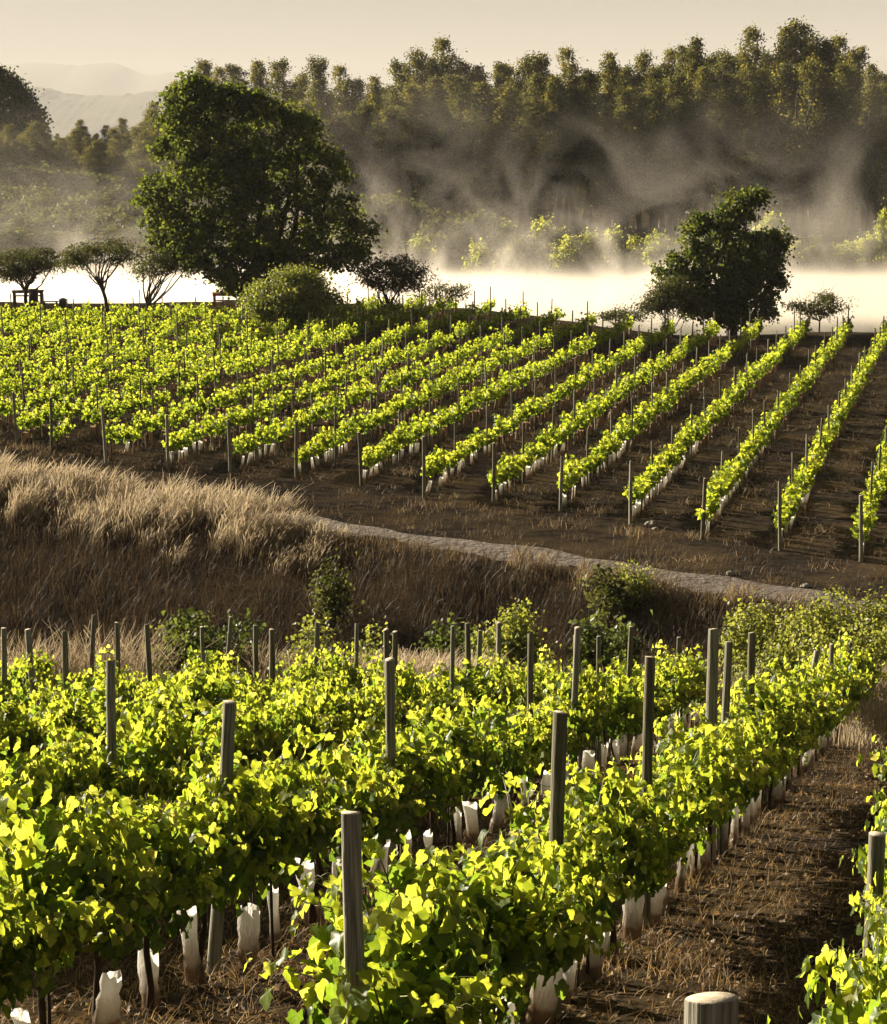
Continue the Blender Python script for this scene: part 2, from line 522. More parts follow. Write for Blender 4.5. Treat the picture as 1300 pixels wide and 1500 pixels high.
hw = mth('MULTIPLY', h, mth('ADD', mth('MULTIPLY_ADD', nA.outputs['Fac'], 2.4, -4.6), mth('MULTIPLY', nC.outputs['Fac'], 3.2)))
hw = mth('MINIMUM', mth('MULTIPLY', hw, 1.15), mth('MULTIPLY', h, -.6))
low = mth('MULTIPLY', mth('EXPONENT', hw), .20)
wis = mth('MULTIPLY_ADD', nA.outputs['Fac'], 5.0, -2.35, clamp=True)
big = mth('MULTIPLY_ADD', nB.outputs['Fac'], 4.0, -1.55, clamp=True)
mid = mth('MULTIPLY', mth('EXPONENT', mth('MULTIPLY', h, -.24)), .032)
mid = mth('MULTIPLY', mid, wis)
up = mth('MULTIPLY', mth('EXPONENT', mth('MULTIPLY', h, -.09)), .0135)
up = mth('MULTIPLY', mth('MULTIPLY', up, wis), big)
lf = N('MapRange', interpolation_type='SMOOTHSTEP'); lf.inputs[1].default_value = -26; lf.inputs[2].default_value = -12; lf.inputs[3].default_value = .55; lf.inputs[4].default_value = 1
l.new(X, lf.inputs[0])
up = mth('MULTIPLY', up, lf.outputs[0]); mid = mth('MULTIPLY', mid, lf.outputs[0])
den = mth('ADD', mth('ADD', low, mid), up)
# thin out towards the sides of the box, the near shore and the top
e1 = N('MapRange', interpolation_type='SMOOTHSTEP'); e1.inputs[1].default_value = 130; e1.inputs[2].default_value = 139
l.new(Y, e1.inputs[0])
e2 = N('MapRange', interpolation_type='SMOOTHSTEP'); e2.inputs[1].default_value = 197; e2.inputs[2].default_value = 176
l.new(Y, e2.inputs[0])
e3 = N('MapRange', interpolation_type='SMOOTHSTEP'); e3.inputs[1].default_value = 10; e3.inputs[2].default_value = -3
l.new(Z, e3.inputs[0])
den = mth('MULTIPLY', mth('MULTIPLY', mth('MULTIPLY', den, e1.outputs[0]), e2.outputs[0]), e3.outputs[0])
pv = N('VolumePrincipled')
pv.inputs['Color'].default_value = (1, .925, .80, 1)
pv.inputs['Anisotropy'].default_value = .45
l.new(den, pv.inputs['Density'])
l.new(pv.outputs[0], out.inputs['Volume'])
m.cycles.volume_step_rate = .22
m.cycles.homogeneous_volume = False
V, Fc = box(0, 168, 1.0, 140, 76, 25.0)
tag(new_obj('lake_mist', make_mesh('lake_mist', V, Fc, m)), kind='stuff')

# ------------------------------------------------------------------ trees and bushes
M_DARK = leaf_mat('broad_dark_leaf', [(0, (.026, .033, .008)), (.5, (.048, .058, .014)), (1, (.095, .105, .032))],
                  [(0, (.05, .075, .008)), (.5, (.13, .165, .018)), (1, (.30, .33, .045))], .45, .015, .5)
M_EUC = leaf_mat('eucalyptus_leaf', [(0, (.034, .040, .013)), (.5, (.070, .074, .024)), (1, (.15, .13, .045))],
                 [(0, (.09, .09, .012)), (.5, (.16, .16, .028)), (1, (.44, .36, .06))], .45, .02, .5, .25)
M_ACA = leaf_mat('acacia_leaf', [(0, (.036, .042, .013)), (.5, (.075, .080, .025)), (1, (.13, .13, .045))],
                 [(0, (.05, .06, .01)), (.5, (.10, .11, .02)), (1, (.18, .18, .04))], .4, .02, .5)
M_SCRUB = leaf_mat('scrub_leaf', [(0, (.055, .066, .018)), (.5, (.11, .122, .036)), (1, (.19, .19, .065))],
                   [(0, (.13, .16, .018)), (.5, (.31, .34, .04)), (1, (.50, .50, .08))], .5, .03, .45)
M_FARSHRUB = leaf_mat('grey_shrub_leaf', [(0, (.040, .046, .014)), (.5, (.078, .080, .026)), (1, (.14, .13, .045))],
                   [(0, (.06, .07, .01)), (.5, (.14, .15, .025)), (1, (.26, .25, .05))], .35, .02, .5)
M_WILLOW = leaf_mat('willow_leaf', [(0, (.07, .085, .02)), (.5, (.13, .15, .04)), (1, (.20, .21, .07))],
                    [(0, (.26, .30, .03)), (.5, (.48, .50, .06)), (1, (.66, .62, .1))], .55, .03, .45)

def crown(bag, blobs, per, clump, n_leaf, size, tmpl, rg, flat=.7, shell=.5, deep=.72, up=.35, tone0=.5, spread=.22):
    """blobs: (cx,cy,cz,rx,ry,rz); per: clumps per square metre of blob surface"""
    B = np.array(blobs, float)
    for i, b in enumerate(B):
        c, r = b[:3], b[3:]
        area = 4 * math.pi * (((r[0] * r[1]) ** 1.6 + (r[0] * r[2]) ** 1.6 + (r[1] * r[2]) ** 1.6) / 3) ** (1 / 1.6)
        n = max(3, int(area * per))
        u = rdir(n, rg)
        f = 1 - shell * rg.random(n) ** 2
        ctr = c + u * r * f[:, None]
        keep = np.ones(n, bool)
        for j, o in enumerate(B):
            if j != i:
                keep &= (np.sum(((ctr - o[:3]) / o[3:]) ** 2, axis=1) > deep ** 2)
        ctr, u = ctr[keep], u[keep]
        n = len(ctr)
        if n == 0: continue
        ct = tone0 + spread * rg.normal(size=n)
        cs = clump * (.6 + .8 * rg.random(n))
        k = n_leaf
        off = rg.normal(size=(n, k, 3)) * (cs[:, None, None] * .5)
        off[..., 2] *= flat
        P = (ctr[:, None] + off).reshape(-1, 3)
        Nn = (u[:, None] * .7 + rg.normal(size=(n, k, 3)) * .75 + np.array([0, 0, up])).reshape(-1, 3)
        hint = rdir(n * k, rg) + np.array([0, 0, -.5])
        sz = size * (.6 + .8 * rg.random(n * k))
        tn = np.clip(np.repeat(ct, k) + .12 * rg.normal(size=n * k), 0.02, .98)
        leaves(bag, P, Nn, hint, sz, tn, tmpl)

def lumpy(blobs, rg, n=9, f0=.22, f1=.42, shrink=.88, out=.82):
    res = []
    for b in blobs:
        b = np.array(b, float)
        res.append(tuple(np.concatenate([b[:3], b[3:] * shrink])))
        u = rdir(n, rg)
        for k in range(n):
            rr = b[3:].min() * rg.uniform(f0, f1)
            res.append(tuple(np.concatenate([b[:3] + u[k] * b[3:] * out, [rr * 1.15, rr * 1.15, rr]])))
    return res

def limb(a, b, bend, rg, n=6):
    a, b = np.array(a, float), np.array(b, float)
    t = np.linspace(0, 1, n)[:, None]
    L = np.linalg.norm(b - a)
    w = np.sin(t * math.pi) * rg.normal(size=3) * bend * L + np.sin(t * 2 * math.pi) * rg.normal(size=3) * bend * .4 * L
    return a + (b - a) * t + w

def trunk_mesh(name, base_r, fork, tips, mtl, rg, bend=.08, base=(0, 0, -.3), twigs=0, twig_len=.8, fork_r=.75, tip_r=.12):
    """trunk from the base to the fork, then limbs to the tips with twigs"""
    b = Bag()
    p0 = limb(base, fork, bend, rg, 7)
    flare = 1 + .6 * np.exp(-np.linspace(0, 6, 7))
    b.add(*tube(p0, np.linspace(base_r, base_r * fork_r, 7) * flare, 8, False, .05, rg))
    for t in tips:
        f = rg.uniform(.75, 1.0)
        s = p0[-1] if f > .9 else p0[-2]
        pl = limb(s, t, bend * 1.3, rg, 7)
        r0 = base_r * fork_r * rg.uniform(.45, .7)
        b.add(*tube(pl, np.linspace(r0, max(r0 * tip_r, .008), 7), 6, True, .04, rg))
        for _ in range(twigs):
            i = rg.integers(2, 7)
            e = pl[i] + (rdir(1, rg)[0] + (pl[-1] - pl[0]) / (np.linalg.norm(pl[-1] - pl[0]) + 1e-6)) * twig_len * rg.uniform(.4, 1)
            b.add(*tube(limb(pl[i], e, .1, rg, 4), np.linspace(r0 * .3, .006, 4), 4, True, 0, rg))
    return b.mesh(name, mtl, True)

def tree(name, loc, crown_me, trunk_me, label, cat, group=None, rz=0.0, s=1.0):
    t = empty(name, loc, rz)
    t.scale = (s, s, s) if not isinstance(s, tuple) else s
    tag(t, label, cat, group)
    if trunk_me: new_obj('trunk', trunk_me, t)
    new_obj('crown', crown_me, t)
    return t

def copy_tree(t, loc, rz, s, label=None):
    c = t.copy(); COL.objects.link(c)
    c.location = loc; c.rotation_euler = (0, 0, rz); c.scale = s if isinstance(s, tuple) else (s, s, s)
    if label: c['label'] = label
    for ch in t.children:
        g = ch.copy(); COL.objects.link(g); g.parent = c
    return c

def px_blobs(lst, d, origin, depth=.9):
    """outline traced in photo pixels at distance d, turned into ellipsoids round the tree's own base"""
    k = d * (CT + .08 * ST) / F
    out = []
    for i, b in enumerate(lst):
        px, py, rx, ry = b[:4]
        p = at(px, py, d)
        dy = b[4] if len(b) > 4 else (rng.random() - .5) * rx * k * .7
        out.append((p.x - origin.x, dy, p.z - origin.z, rx * k, max(rx, ry) * k * depth, ry * k))
    return out

# the great dark tree by the lake
D = 123.0
o = at(385, 455, D); o.z = float(ground(o.x, D))
bl = px_blobs([(300, 185, 54, 60), (382, 207, 60, 56), (432, 262, 74, 68), (305, 285, 78, 70), (262, 305, 46, 52), (405, 325, 100, 78),
               (492, 335, 50, 50), (345, 368, 90, 42), (468, 372, 56, 40), (258, 172, 20, 38), (446, 205, 34, 42), (318, 140, 30, 18),
               (258, 230, 24, 40), (236, 300, 26, 36), (380, 405, 60, 26), (412, 182, 24, 24), (368, 152, 28, 18), (480, 245, 26, 32), (288, 128, 16, 12), (520, 350, 26, 34), (245, 350, 26, 26)], D, o)
b = Bag(); crown(b, lumpy(bl, np.random.default_rng(5), 10, .22, .5, .84, .92), 1.15, .58, 46, .165, HEX, np.random.default_rng(11), flat=.75, shell=.45, deep=.8, spread=.26)
tips = [bb[:3] for bb in bl[:12]]
tree('broadleaf_tree', o, b.mesh('big_crown', M_DARK), trunk_mesh('big_trunk', .55, (.1, 0, 2.4), tips, M_TREEBARK, np.random.default_rng(3), .06, twigs=4, twig_len=2.0),
     'largest dark green broadleaf tree, standing alone at the lake edge beyond the vineyard', 'tree')

# the smaller dark tree to the right
D = 117.0
o = at(1072, 478, D); o.z = float(ground(o.x, D))
bl = px_blobs([(1091, 300, 21, 18), (1063, 318, 24, 18), (1030, 338, 26, 26), (1070, 362, 48, 38), (1132, 356, 20, 17), (1110, 382, 36, 36),
               (1062, 402, 50, 36), (1082, 432, 54, 32), (1016, 398, 34, 24), (984, 390, 18, 18), (1108, 452, 26, 20), (1036, 440, 44, 22), (1070, 458, 46, 18), (1105, 290, 11, 10), (1018, 330, 12, 14), (1138, 400, 14, 20)], D, o)
b = Bag(); crown(b, lumpy(bl, np.random.default_rng(6), 8, .25, .5, .84, .92), 2.2, .5, 40, .15, HEX, np.random.default_rng(12), flat=.75, shell=.45, deep=.8, spread=.26)
tree('broadleaf_tree', o, b.mesh('dark_crown', M_DARK), trunk_mesh('dark_trunk', .3, (.1, 0, 1.2), [bb[:3] for bb in bl[:10]], M_TREEBARK, np.random.default_rng(4), .06, twigs=3, twig_len=1.2),
     'lumpy dark green tree with a knob on top, right end of the far vineyard', 'tree')

# acacias: thin forked trunks under flat feathery crowns
def acacia(px, py_base, d, tops, label, seed, base_r=.13, fork_h=.9, size=.19, per=3.2, leaf=THIN, nl=44, tips_extra=0, mtl=None, lean=0.0, clump=.55, name='acacia_tree', cat='tree', twigs=7):
    rg = np.random.default_rng(seed)
    o = at(px, py_base, d); o.z = float(ground(o.x, d))
    bl = px_blobs(tops, d, o, 1.0)
    b = Bag(); crown(b, bl, per, clump, nl, size, leaf, rg, flat=.45, shell=.75, deep=.55, up=.8)
    tips = []
    for bb in bl:
        for _ in range(3 + tips_extra):
            u = rdir(1, rg)[0]
            tips.append((bb[0] + u[0] * bb[3] * .75, bb[1] + u[1] * bb[4] * .75, bb[2] + abs(u[2]) * bb[5] * .6))
    tree(name, o, b.mesh('acacia_crown', mtl or M_ACA), trunk_mesh('acacia_trunk', base_r, (lean, 0, fork_h), tips, M_TREEBARK, rg, .07, twigs=twigs, twig_len=.7, fork_r=.8), label, cat)

acacia(40, 450, 126, [(10, 385, 36, 22), (45, 378, 38, 18), (74, 384, 26, 16), (30, 400, 30, 10)], 'flat topped acacia at the left edge, behind the wooden table and dark bin', 21, fork_h=1.6)
acacia(155, 484, 112, [(128, 372, 34, 13), (160, 362, 32, 12), (182, 374, 22, 12), (108, 384, 22, 12)], 'thin acacia with a tall bare forked trunk rising from the vine rows at the left', 22, base_r=.11, fork_h=2.6, lean=-.2, per=2.6)
acacia(210, 462, 122, [(232, 380, 30, 24), (262, 372, 32, 26), (285, 385, 20, 20), (215, 392, 16, 16)], 'leaning forked acacia just left of the big dark tree', 23, base_r=.12, fork_h=.9, lean=.3)
acacia(436, 492, 111, [(430, 432, 52, 32), (390, 440, 32, 24), (472, 440, 30, 26), (435, 405, 36, 14), (410, 455, 40, 18)], 'round bushy acacia growing inside the vineyard in front of the big tree', 24, base_r=.14, fork_h=.8, per=5, size=.13, nl=44, leaf=DIA, mtl=M_SCRUB)
acacia(572, 468, 120, [(545, 398, 28, 22), (578, 392, 34, 20), (608, 404, 26, 20), (572, 412, 36, 16)], 'dark spreading acacia with forked trunk right of the big tree', 25, base_r=.13, fork_h=.6, per=3.4)
acacia(640, 468, 122, [(628, 430, 18, 11), (656, 426, 22, 9), (672, 432, 12, 8)], 'small sparse acacia with twiggy crown against the white water', 26, base_r=.06, fork_h=.6, per=2.6)
acacia(1200, 500, 118, [(1180, 446, 26, 8), (1215, 440, 28, 9), (1205, 455, 30, 8), (1165, 448, 14, 6)], 'low flat acacia behind the right hand rows, right of the lumpy dark tree', 27, base_r=.05, fork_h=.7, per=2.0)
acacia(985, 482, 115, [(985, 424, 26, 18), (972, 440, 22, 16), (1008, 440, 26, 20), (955, 450, 16, 8)], 'feathery acacia bush at the left foot of the lumpy dark tree', 28, base_r=.06, fork_h=.25, per=6)
acacia(915, 480, 117, [(905, 459, 22, 5), (930, 460, 16, 6), (886, 463, 12, 4)], 'very low grey green acacia at the vineyard edge left of the lumpy dark tree', 29, base_r=.05, fork_h=.4, per=3, name='acacia_bush', cat='bush')

# eucalyptus wood beyond the lake: six shapes, each 20 m tall, copied
def euc_shape(seed, wide, hollow):
    rg = np.random.default_rng(seed)
    H = 20.0
    bl = []
    for i in range(22):
        f = i / 21
        z = 4.0 + f * 15.2
        w = wide * (min(1, .5 + f * 2) * (1 - f) ** .55 * 1.1 + .12) * rg.uniform(.6, 1.15)
        bl.append((rg.normal() * wide * .42 * (1 - f * .75), rg.normal() * wide * .42 * (1 - f * .75), z, max(.45, w * .5), max(.45, w * .5), rg.uniform(1.0, 1.9)))
    bl.append((rg.normal() * .2, 0, 19.6, .42, .42, .8))
    bl = [x for k_, x in enumerate(bl) if not (hollow and k_ < 6)]
    b = Bag(); crown(b, lumpy(bl, rg, 4, .3, .5, .9, .9), 0.80, .66, 38, .21, DIA, rg, flat=1.0, shell=.6, deep=.78, up=.1, spread=.24)
    tr = trunk_mesh('euc_trunk', .26, (rg.normal() * .3, rg.normal() * .3, 11), [x[:3] for x in bl[-9:]], M_EUCBARK, rg, .03, twigs=1, twig_len=1.2, base=(0, 0, -.6))
    return b.mesh('euc_crown', M_EUC), tr
EUC = [euc_shape(40 + i, w, hlw) for i, (w, hlw) in enumerate([(3.6, 0), (2.7, 0), (4.3, 0), (3.1, 1), (2.6, 1), (3.9, 0)])]
E0 = {}
def place_euc(px, py_top, d, v, wscale=1.0, label='tall slender eucalyptus in the wood behind the misty lake', group='eucalyptus trees beyond the lake'):
    xx, zz = ray(px, py_top)
    x = xx * d
    zb = float(ground(x, d))
    hgt = zz * d - zb
    s = hgt / 20.3
    sw = (.35 * s + .65) * wscale if wscale < 2 else s * (wscale - 2)
    rz = rng.uniform(0, 6.28)
    if v not in E0:
        E0[v] = tree('eucalyptus_tree', (x, d, zb), EUC[v][0], EUC[v][1], label, 'tree', group, rz, (sw, sw, s))
        return E0[v]
    c = copy_tree(E0[v], (x, d, zb), rz, (sw, sw, s), label)
    c['group'] = group
    return c

sky_l = 'eucalyptus whose top stands against the sky in the wood behind the lake'
tops_ = [(262, 120), (300, 88), (322, 100), (345, 96), (378, 94), (410, 90), (440, 108), (466, 84), (500, 98), (520, 118), (548, 118), (585, 92), (612, 74), (632, 84), (651, 58), (676, 92), (700, 102),
         (738, 96), (768, 84), (792, 78), (832, 72), (858, 104), (893, 84), (915, 100), (941, 78), (960, 98), (985, 74), (1004, 70), (1020, 62), (1042, 82), (1066, 76), (1085, 84), (1101, 42), (1128, 78),
         (1152, 46), (1172, 34), (1190, 52), (1214, 58), (1232, 55), (1256, 72), (1276, 100), (1296, 124), (1330, 110), (1370, 90), (225, 150), (-60, 90), (-110, 100), (1420, 100), (1470, 90)]
for i, (px, py) in enumerate(tops_):
    place_euc(px, py, rng.uniform(236, 250), i % 6, 1.12 if py < 60 else 1.0, sky_l, 'eucalyptus trees standing against the sky')
front = [(505, 165), (540, 150), (572, 158), (600, 128), (635, 118), (668, 112), (706, 122), (655, 165), (742, 128), (780, 112), (815, 118), (850, 130), (888, 138), (920, 128), (955, 120), (990, 112), (1030, 104), (1070, 110), (1115, 102), (1150, 92), (1195, 88), (1240, 98), (1280, 130), (620, 205), (480, 180), (1320, 130), (455, 150)]
for i, (px, py) in enumerate(front):
    place_euc(px + rng.uniform(-5, 5), py, rng.uniform(224, 234), (i * 5 + 2) % 6, 1.15, 'lower eucalyptus on the front edge of the wood behind the misty lake', 'eucalyptus trees on the front edge of the wood')
for i in range(30):
    px = 300 + i * 34 + rng.uniform(-10, 10)
    place_euc(px, np.interp(px, [300, 500, 650, 1000, 1170, 1350], [128, 140, 100, 100, 75, 120]) + rng.uniform(-8, 22), rng.uniform(256, 272), i % 6, 1.25, 'eucalyptus half hidden in the second rank of the wood', 'eucalyptus trees in the second rank')

# left hillside: smaller, hazier trees
small = [(-20, 190), (12, 195), (38, 205), (62, 188), (84, 196), (118, 176), (140, 196), (155, 184), (180, 174), (198, 186), (216, 170), (230, 180), (250, 190), (100, 200), (-45, 200), (0, 212), (25, 216), (50, 214), (75, 212), (95, 214), (128, 205), (165, 206), (190, 205), (208, 200), (235, 205), (148, 214), (-20, 215)]
for i, (px, py) in enumerate(small):
    place_euc(px, py, rng.uniform(262, 285), (0, 2, 5)[i % 3], 3.7, 'small golden edged tree in the line on the hillside left of the big tree', 'trees in the line on the left hillside')
for i in range(34):
    px = -70 + i * 10 + rng.uniform(-4, 4)
    place_euc(px, rng.uniform(176, 208) + (12 if 60 < px < 110 else 0), rng.uniform(246, 272), (0, 2, 5)[i % 3], 4.1, 'small golden edged tree in the line on the hillside left of the big tree', 'trees in the line on the left hillside')
for px, py in [(205, 235), (185, 245), (228, 222)]:
    place_euc(px, py, 240, 2, 1.0, 'low golden edged tree just left of the big dark crown', 'low golden trees left of the big crown')
D = 275.0
o = at(8, 240, D); o.z = float(ground(o.x, D))
bl = px_blobs([(0, 150, 42, 40), (25, 165, 34, 30), (48, 185, 18, 22), (-20, 130, 34, 34), (8, 118, 14, 16), (-40, 170, 40, 40), (10, 195, 40, 20)], D, o)
b = Bag(); crown(b, bl, 1.1, 1.1, 26, .42, DIA, np.random.default_rng(31), spread=.15, tone0=.3)
tree('broadleaf_tree', o, b.mesh('hazy_crown', M_ACA), trunk_mesh('hazy_trunk', .4, (0, 0, 4), [x[:3] for x in bl], M_TREEBARK, np.random.default_rng(32), .05),
     'tall rounded hazy tree cut by the left edge, on the hillside above the lake', 'tree')

# shrubs on the far shore: four shapes, copied
def shrub_shape(seed, kind):
    rg = np.random.default_rng(seed)
    b = Bag()
    if kind == 'round':
        bl = [(rg.normal() * .7, rg.normal() * .7, .8 + .3 * rg.random(), rg.uniform(.9, 1.4), rg.uniform(.9, 1.4), rg.uniform(.6, .95)) for _ in range(6)]
        crown(b, bl, 2.2, .5, 22, .24, DIA, rg, flat=.5, up=.7)
        me = b.mesh('shrub_crown', M_FARSHRUB)
    else:
        bl = [(rg.normal() * .6, rg.normal() * .6, .5 + 2.1 * rg.random(), rg.uniform(.3, .7), rg.uniform(.3, .7), rg.uniform(.5, .8)) for _ in range(10)]
        crown(b, bl, 3.2, .5, 20, .22, DIA, rg, flat=1.0, shell=.9, up=.3)
        me = b.mesh('willow_crown', M_WILLOW)
    tr = trunk_mesh('shrub_stems', .10, (0, 0, .4), [x[:3] for x in bl], M_TREEBARK, rg, .08, base=(0, 0, -.2), twigs=2, twig_len=.5)
    return me, tr
SH = {('round', i): shrub_shape(60 + i, 'round') for i in range(3)}
SH.update({('willow', i): shrub_shape(70 + i, 'willow') for i in range(3)})
S0 = {}
def place_shrub(kind, px, py_top, d, wpx, label, group, i):
    xx, zz = ray(px, py_top)
    x = xx * d; zb = float(ground(x, d))
    hh = max(1.0, zz * d - zb)
    s = hh / (2.0 if kind == 'round' else 3.1)
    sw = max(.5, wpx * d / F / 3.6)
    key = (kind, i % 3)
    nm = 'round_shrub' if kind == 'round' else 'willow_shrub'
    rz = rng.uniform(0, 6.28)
    if key not in S0:
        S0[key] = tree(nm, (x, d, zb), SH[key][0], SH[key][1], label, 'shrub', group, rz, (sw, sw, s))
    else:
        c = copy_tree(S0[key], (x, d, zb), rz, (sw, sw, s), label); c['group'] = group
for i, (px, py, d, w) in enumerate([(612, 345, 188, 60), (650, 318, 192, 80), (690, 312, 194, 80), (735, 322, 192, 80), (800, 318, 190, 70), (825, 345, 186, 70), (860, 336, 188, 60), (895, 332, 188, 50), (920, 345, 186, 50),
                                    (960, 338, 188, 60), (1000, 345, 187, 50), (1125, 312, 191, 70), (1150, 330, 189, 60), (1175, 348, 187, 60), (1205, 345, 187, 50), (1240, 352, 187, 60), (1270, 340, 188, 50), (1294, 308, 189, 36), (1310, 320, 189, 50),
                                    (560, 340, 190, 60), (770, 350, 184, 60), (705, 352, 184, 60), (1045, 350, 186, 60), (1090, 340, 188, 60), (1350, 330, 189, 60), (1400, 330, 189, 60)]):
    place_shrub('willow' if (px > 770 or i % 3 == 0) else 'round', px, py, d, w, 'pale sunlit shrub half sunk in mist on the far shore', 'pale shrubs on the far shore', i)
for i, (px, py, d, w) in enumerate([(545, 278, 206, 90), (585, 288, 206, 80), (520, 300, 204, 70), (640, 300, 205, 60)]):
    place_shrub('round', px, py, d, w, 'rounded grey green shrub under the wood, just right of the big tree', 'rounded shrubs right of the big tree', i)
for i, (px, py, d, w) in enumerate([(10, 238, 245, 100), (60, 240, 240, 110), (100, 255, 232, 90), (130, 248, 236, 80), (150, 262, 228, 70), (170, 275, 222, 80), (25, 268, 225, 90), (70, 280, 218, 90), (115, 285, 214, 90), (205, 270, 222, 70), (225, 285, 214, 60),
                                    (15, 305, 206, 100), (60, 312, 203, 90), (110, 310, 204, 90), (160, 300, 206, 90), (200, 312, 203, 80), (240, 300, 206, 80), (35, 330, 198, 90), (95, 335, 197, 100), (150, 330, 198, 100), (205, 335, 197, 80), (-40, 260, 235, 90), (-30, 310, 205, 90), (280, 320, 200, 90), (-60, 330, 198, 90)]):
    place_shrub('round', px, py, d, w, 'rounded shrub on the misty hillside left of the big tree', 'rounded shrubs on the left hillside', i)

# ------------------------------------------------------------------ vines
def near_vine(seed, weak=False):
    """foliage, green shoots and trunk of one vine about 1 m of row long (row runs along local y)"""
    rg = np.random.default_rng(seed)
    fb, sb = Bag(), Bag()
    P, Nn, H, S, T, K = [], [], [], [], [], []
    for k in range(8 if weak else 17):
        y0 = rg.normal() * .26
        p0 = np.array([rg.normal() * .05, y0, .78 + rg.uniform(-.05, .1)])
        side = rg.choice([-1, 1])
        hgt = rg.uniform(.05, .56)
        out = side * rg.uniform(.0, .50)
        if k < 4: hgt, out = rg.uniform(.50, .80), side * rg.uniform(0, .2)
        dr = rg.uniform(.05, .45)
        m = 12
        t = np.linspace(0, 1, m)
        pts = np.column_stack([p0[0] + out * t ** 1.3, p0[1] + rg.normal() * .22 * t, p0[2] + hgt * (t * 1.35 - t ** 2 * (.35 + dr))])
        sb.add(*tube(pts, np.linspace(.006, .002, m), 5, True), tone=rg.uniform(.2, .9))
        for j in range(2, m):
            for rep in range(3):
                a = rg.uniform(0, 6.28)
                rr = rg.uniform(.05, .15)
                P.append(pts[j] + np.array([math.cos(a) * rr + side * .03, math.sin(a) * rr, rg.uniform(-.06, .05)]))
                Nn.append([math.cos(a) * .6 + side * .35 + rg.normal() * .35, math.sin(a) * .4 + rg.normal() * .35, .55 + rg.normal() * .4])
                H.append([math.cos(a), math.sin(a), -.55 + rg.normal() * .3])
                S.append((.116 - .058 * t[j] ** 2) * rg.uniform(.7, 1.2))
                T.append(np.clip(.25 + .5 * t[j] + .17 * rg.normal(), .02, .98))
        # curled tip and tendrils
        e = pts[-1]
        tt = np.linspace(0, 1, 7)
        for q in range(2):
            a = rg.uniform(0, 6.28)
            c = np.column_stack([e[0] + math.cos(a) * .10 * tt + .015 * np.sin(tt * 9), e[1] + math.sin(a) * .10 * tt, e[2] + .09 * tt - .05 * tt ** 2 + .012 * np.cos(tt * 9)])
            sb.add(*tube(c, np.linspace(.0022, .001, 7), 4, True), tone=.9)
    for k in range(50 if weak else int(rg.integers(70, 190))):                                            # skirt of older leaves round the cordon
        s_ = rg.choice([-1, 1])
        z = .60 + .40 * rg.random() ** 1.1
        P.append([s_ * rg.uniform(.03, .30) * (1 - .3 * abs(z - .85)), np.clip(rg.normal() * .30, -.6, .6), z])
        a = rg.normal() * .6
        Nn.append([s_ * math.cos(a), math.sin(a), .35 + rg.normal() * .3]); H.append([s_ * .3 + rg.normal() * .4, rg.normal() * .5, -1])
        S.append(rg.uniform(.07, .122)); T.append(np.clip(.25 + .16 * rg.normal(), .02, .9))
    P, Nn, H, S, T = map(np.array, (P, Nn, H, S, T))
    lowz = P[:, 2] < .62
    P[lowz, 2] = .58 + .24 * rg.random(lowz.sum())
    pick = rg.integers(0, 4, len(P))
    for q in range(4):
        mk = pick == q
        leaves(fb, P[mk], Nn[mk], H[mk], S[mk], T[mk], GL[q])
    tb = Bag()
    pts = np.array([[0, 0, -.12], [rg.normal() * .02, rg.normal() * .02, .15], [rg.normal() * .03, rg.normal() * .03, .4], [0, 0, .66], [0, .02, .76]])
    tb.add(*tube(pts, [.024, .021, .019, .018, .015], 8, True, .14, rg))
    for s_ in (-1, 1):
        c = np.array([[0, 0, .68], [rg.normal() * .02, s_ * .15, .74], [rg.normal() * .02, s_ * .34, .73], [rg.normal() * .02, s_ * .52, .74]])
        tb.add(*tube(c, [.015, .013, .011, .008], 6, True, .12, rg))
    if rg.random() < .6:                                             # second thin stem or stake
        x0 = rg.normal() * .05; y0 = rg.uniform(.08, .2)
        tb.add(*tube([[x0, y0, -.1], [x0 + rg.normal() * .02, y0, .3], [x0, y0 - .03, .72]], [.011, .010, .008], 6, True, .1, rg))
    return (tb.mesh('vine_trunk', M_BARK, True), fb.mesh('vine_foliage', M_VINE_NEAR, True), sb.mesh('vine_shoots', M_STEM, True))

def far_vine_arrays(seed, nl, size, tmpl):
    rg = np.random.default_rng(seed)
    P, Nn, H, S, T = [], [], [], [], []
    ns = 10
    per = nl // ns
    for k in range(ns):
        y0 = rg.uniform(-.42, .42); x0 = rg.normal() * .05
        hgt = rg.uniform(.08, .58); lx = rg.normal() * .11; ly = rg.normal() * .14
        t = rg.random(per)
        c = np.column_stack([x0 + lx * t, y0 + ly * t, .70 + hgt * t - .1 * rg.random()])
        c += rg.normal(size=(per, 3)) * [.045, .07, .035]
        P.append(c)
        Nn.append(np.column_stack([rg.normal(size=per) * .7, rg.normal(size=per) * .6, .45 + rg.normal(size=per) * .45]))
        H.append(np.column_stack([rg.normal(size=(per, 2)), -.4 * np.ones(per)]))
        S.append(size * rg.uniform(.65, 1.25, per)); T.append(np.clip(.35 + .35 * t + .15 * rg.normal(size=per), .02, .98))
    return map(np.concatenate, (P, Nn, H, S, T))

def far_vine(seed, nl=230, size=.10):
    rg = np.random.default_rng(seed + 5)
    fb = Bag()
    leaves(fb, *far_vine_arrays(seed, nl, size, HEX), HEX)
    tb = Bag()
    tb.add(*tube([[0, 0, -.1], [rg.normal() * .02, rg.normal() * .02, .35], [0, 0, .7], [0, .1, .78]], [.018, .016, .014, .01], 6, True, .1, rg))
    for s_ in (-1, 1):
        tb.add(*tube([[0, 0, .66], [0, s_ * .2, .72], [0, s_ * .42, .72]], [.012, .010, .006], 5, True, .1, rg))
    return tb.mesh('young_vine_trunk', M_BARK, True), fb.mesh('young_vine_foliage', M_VINE)

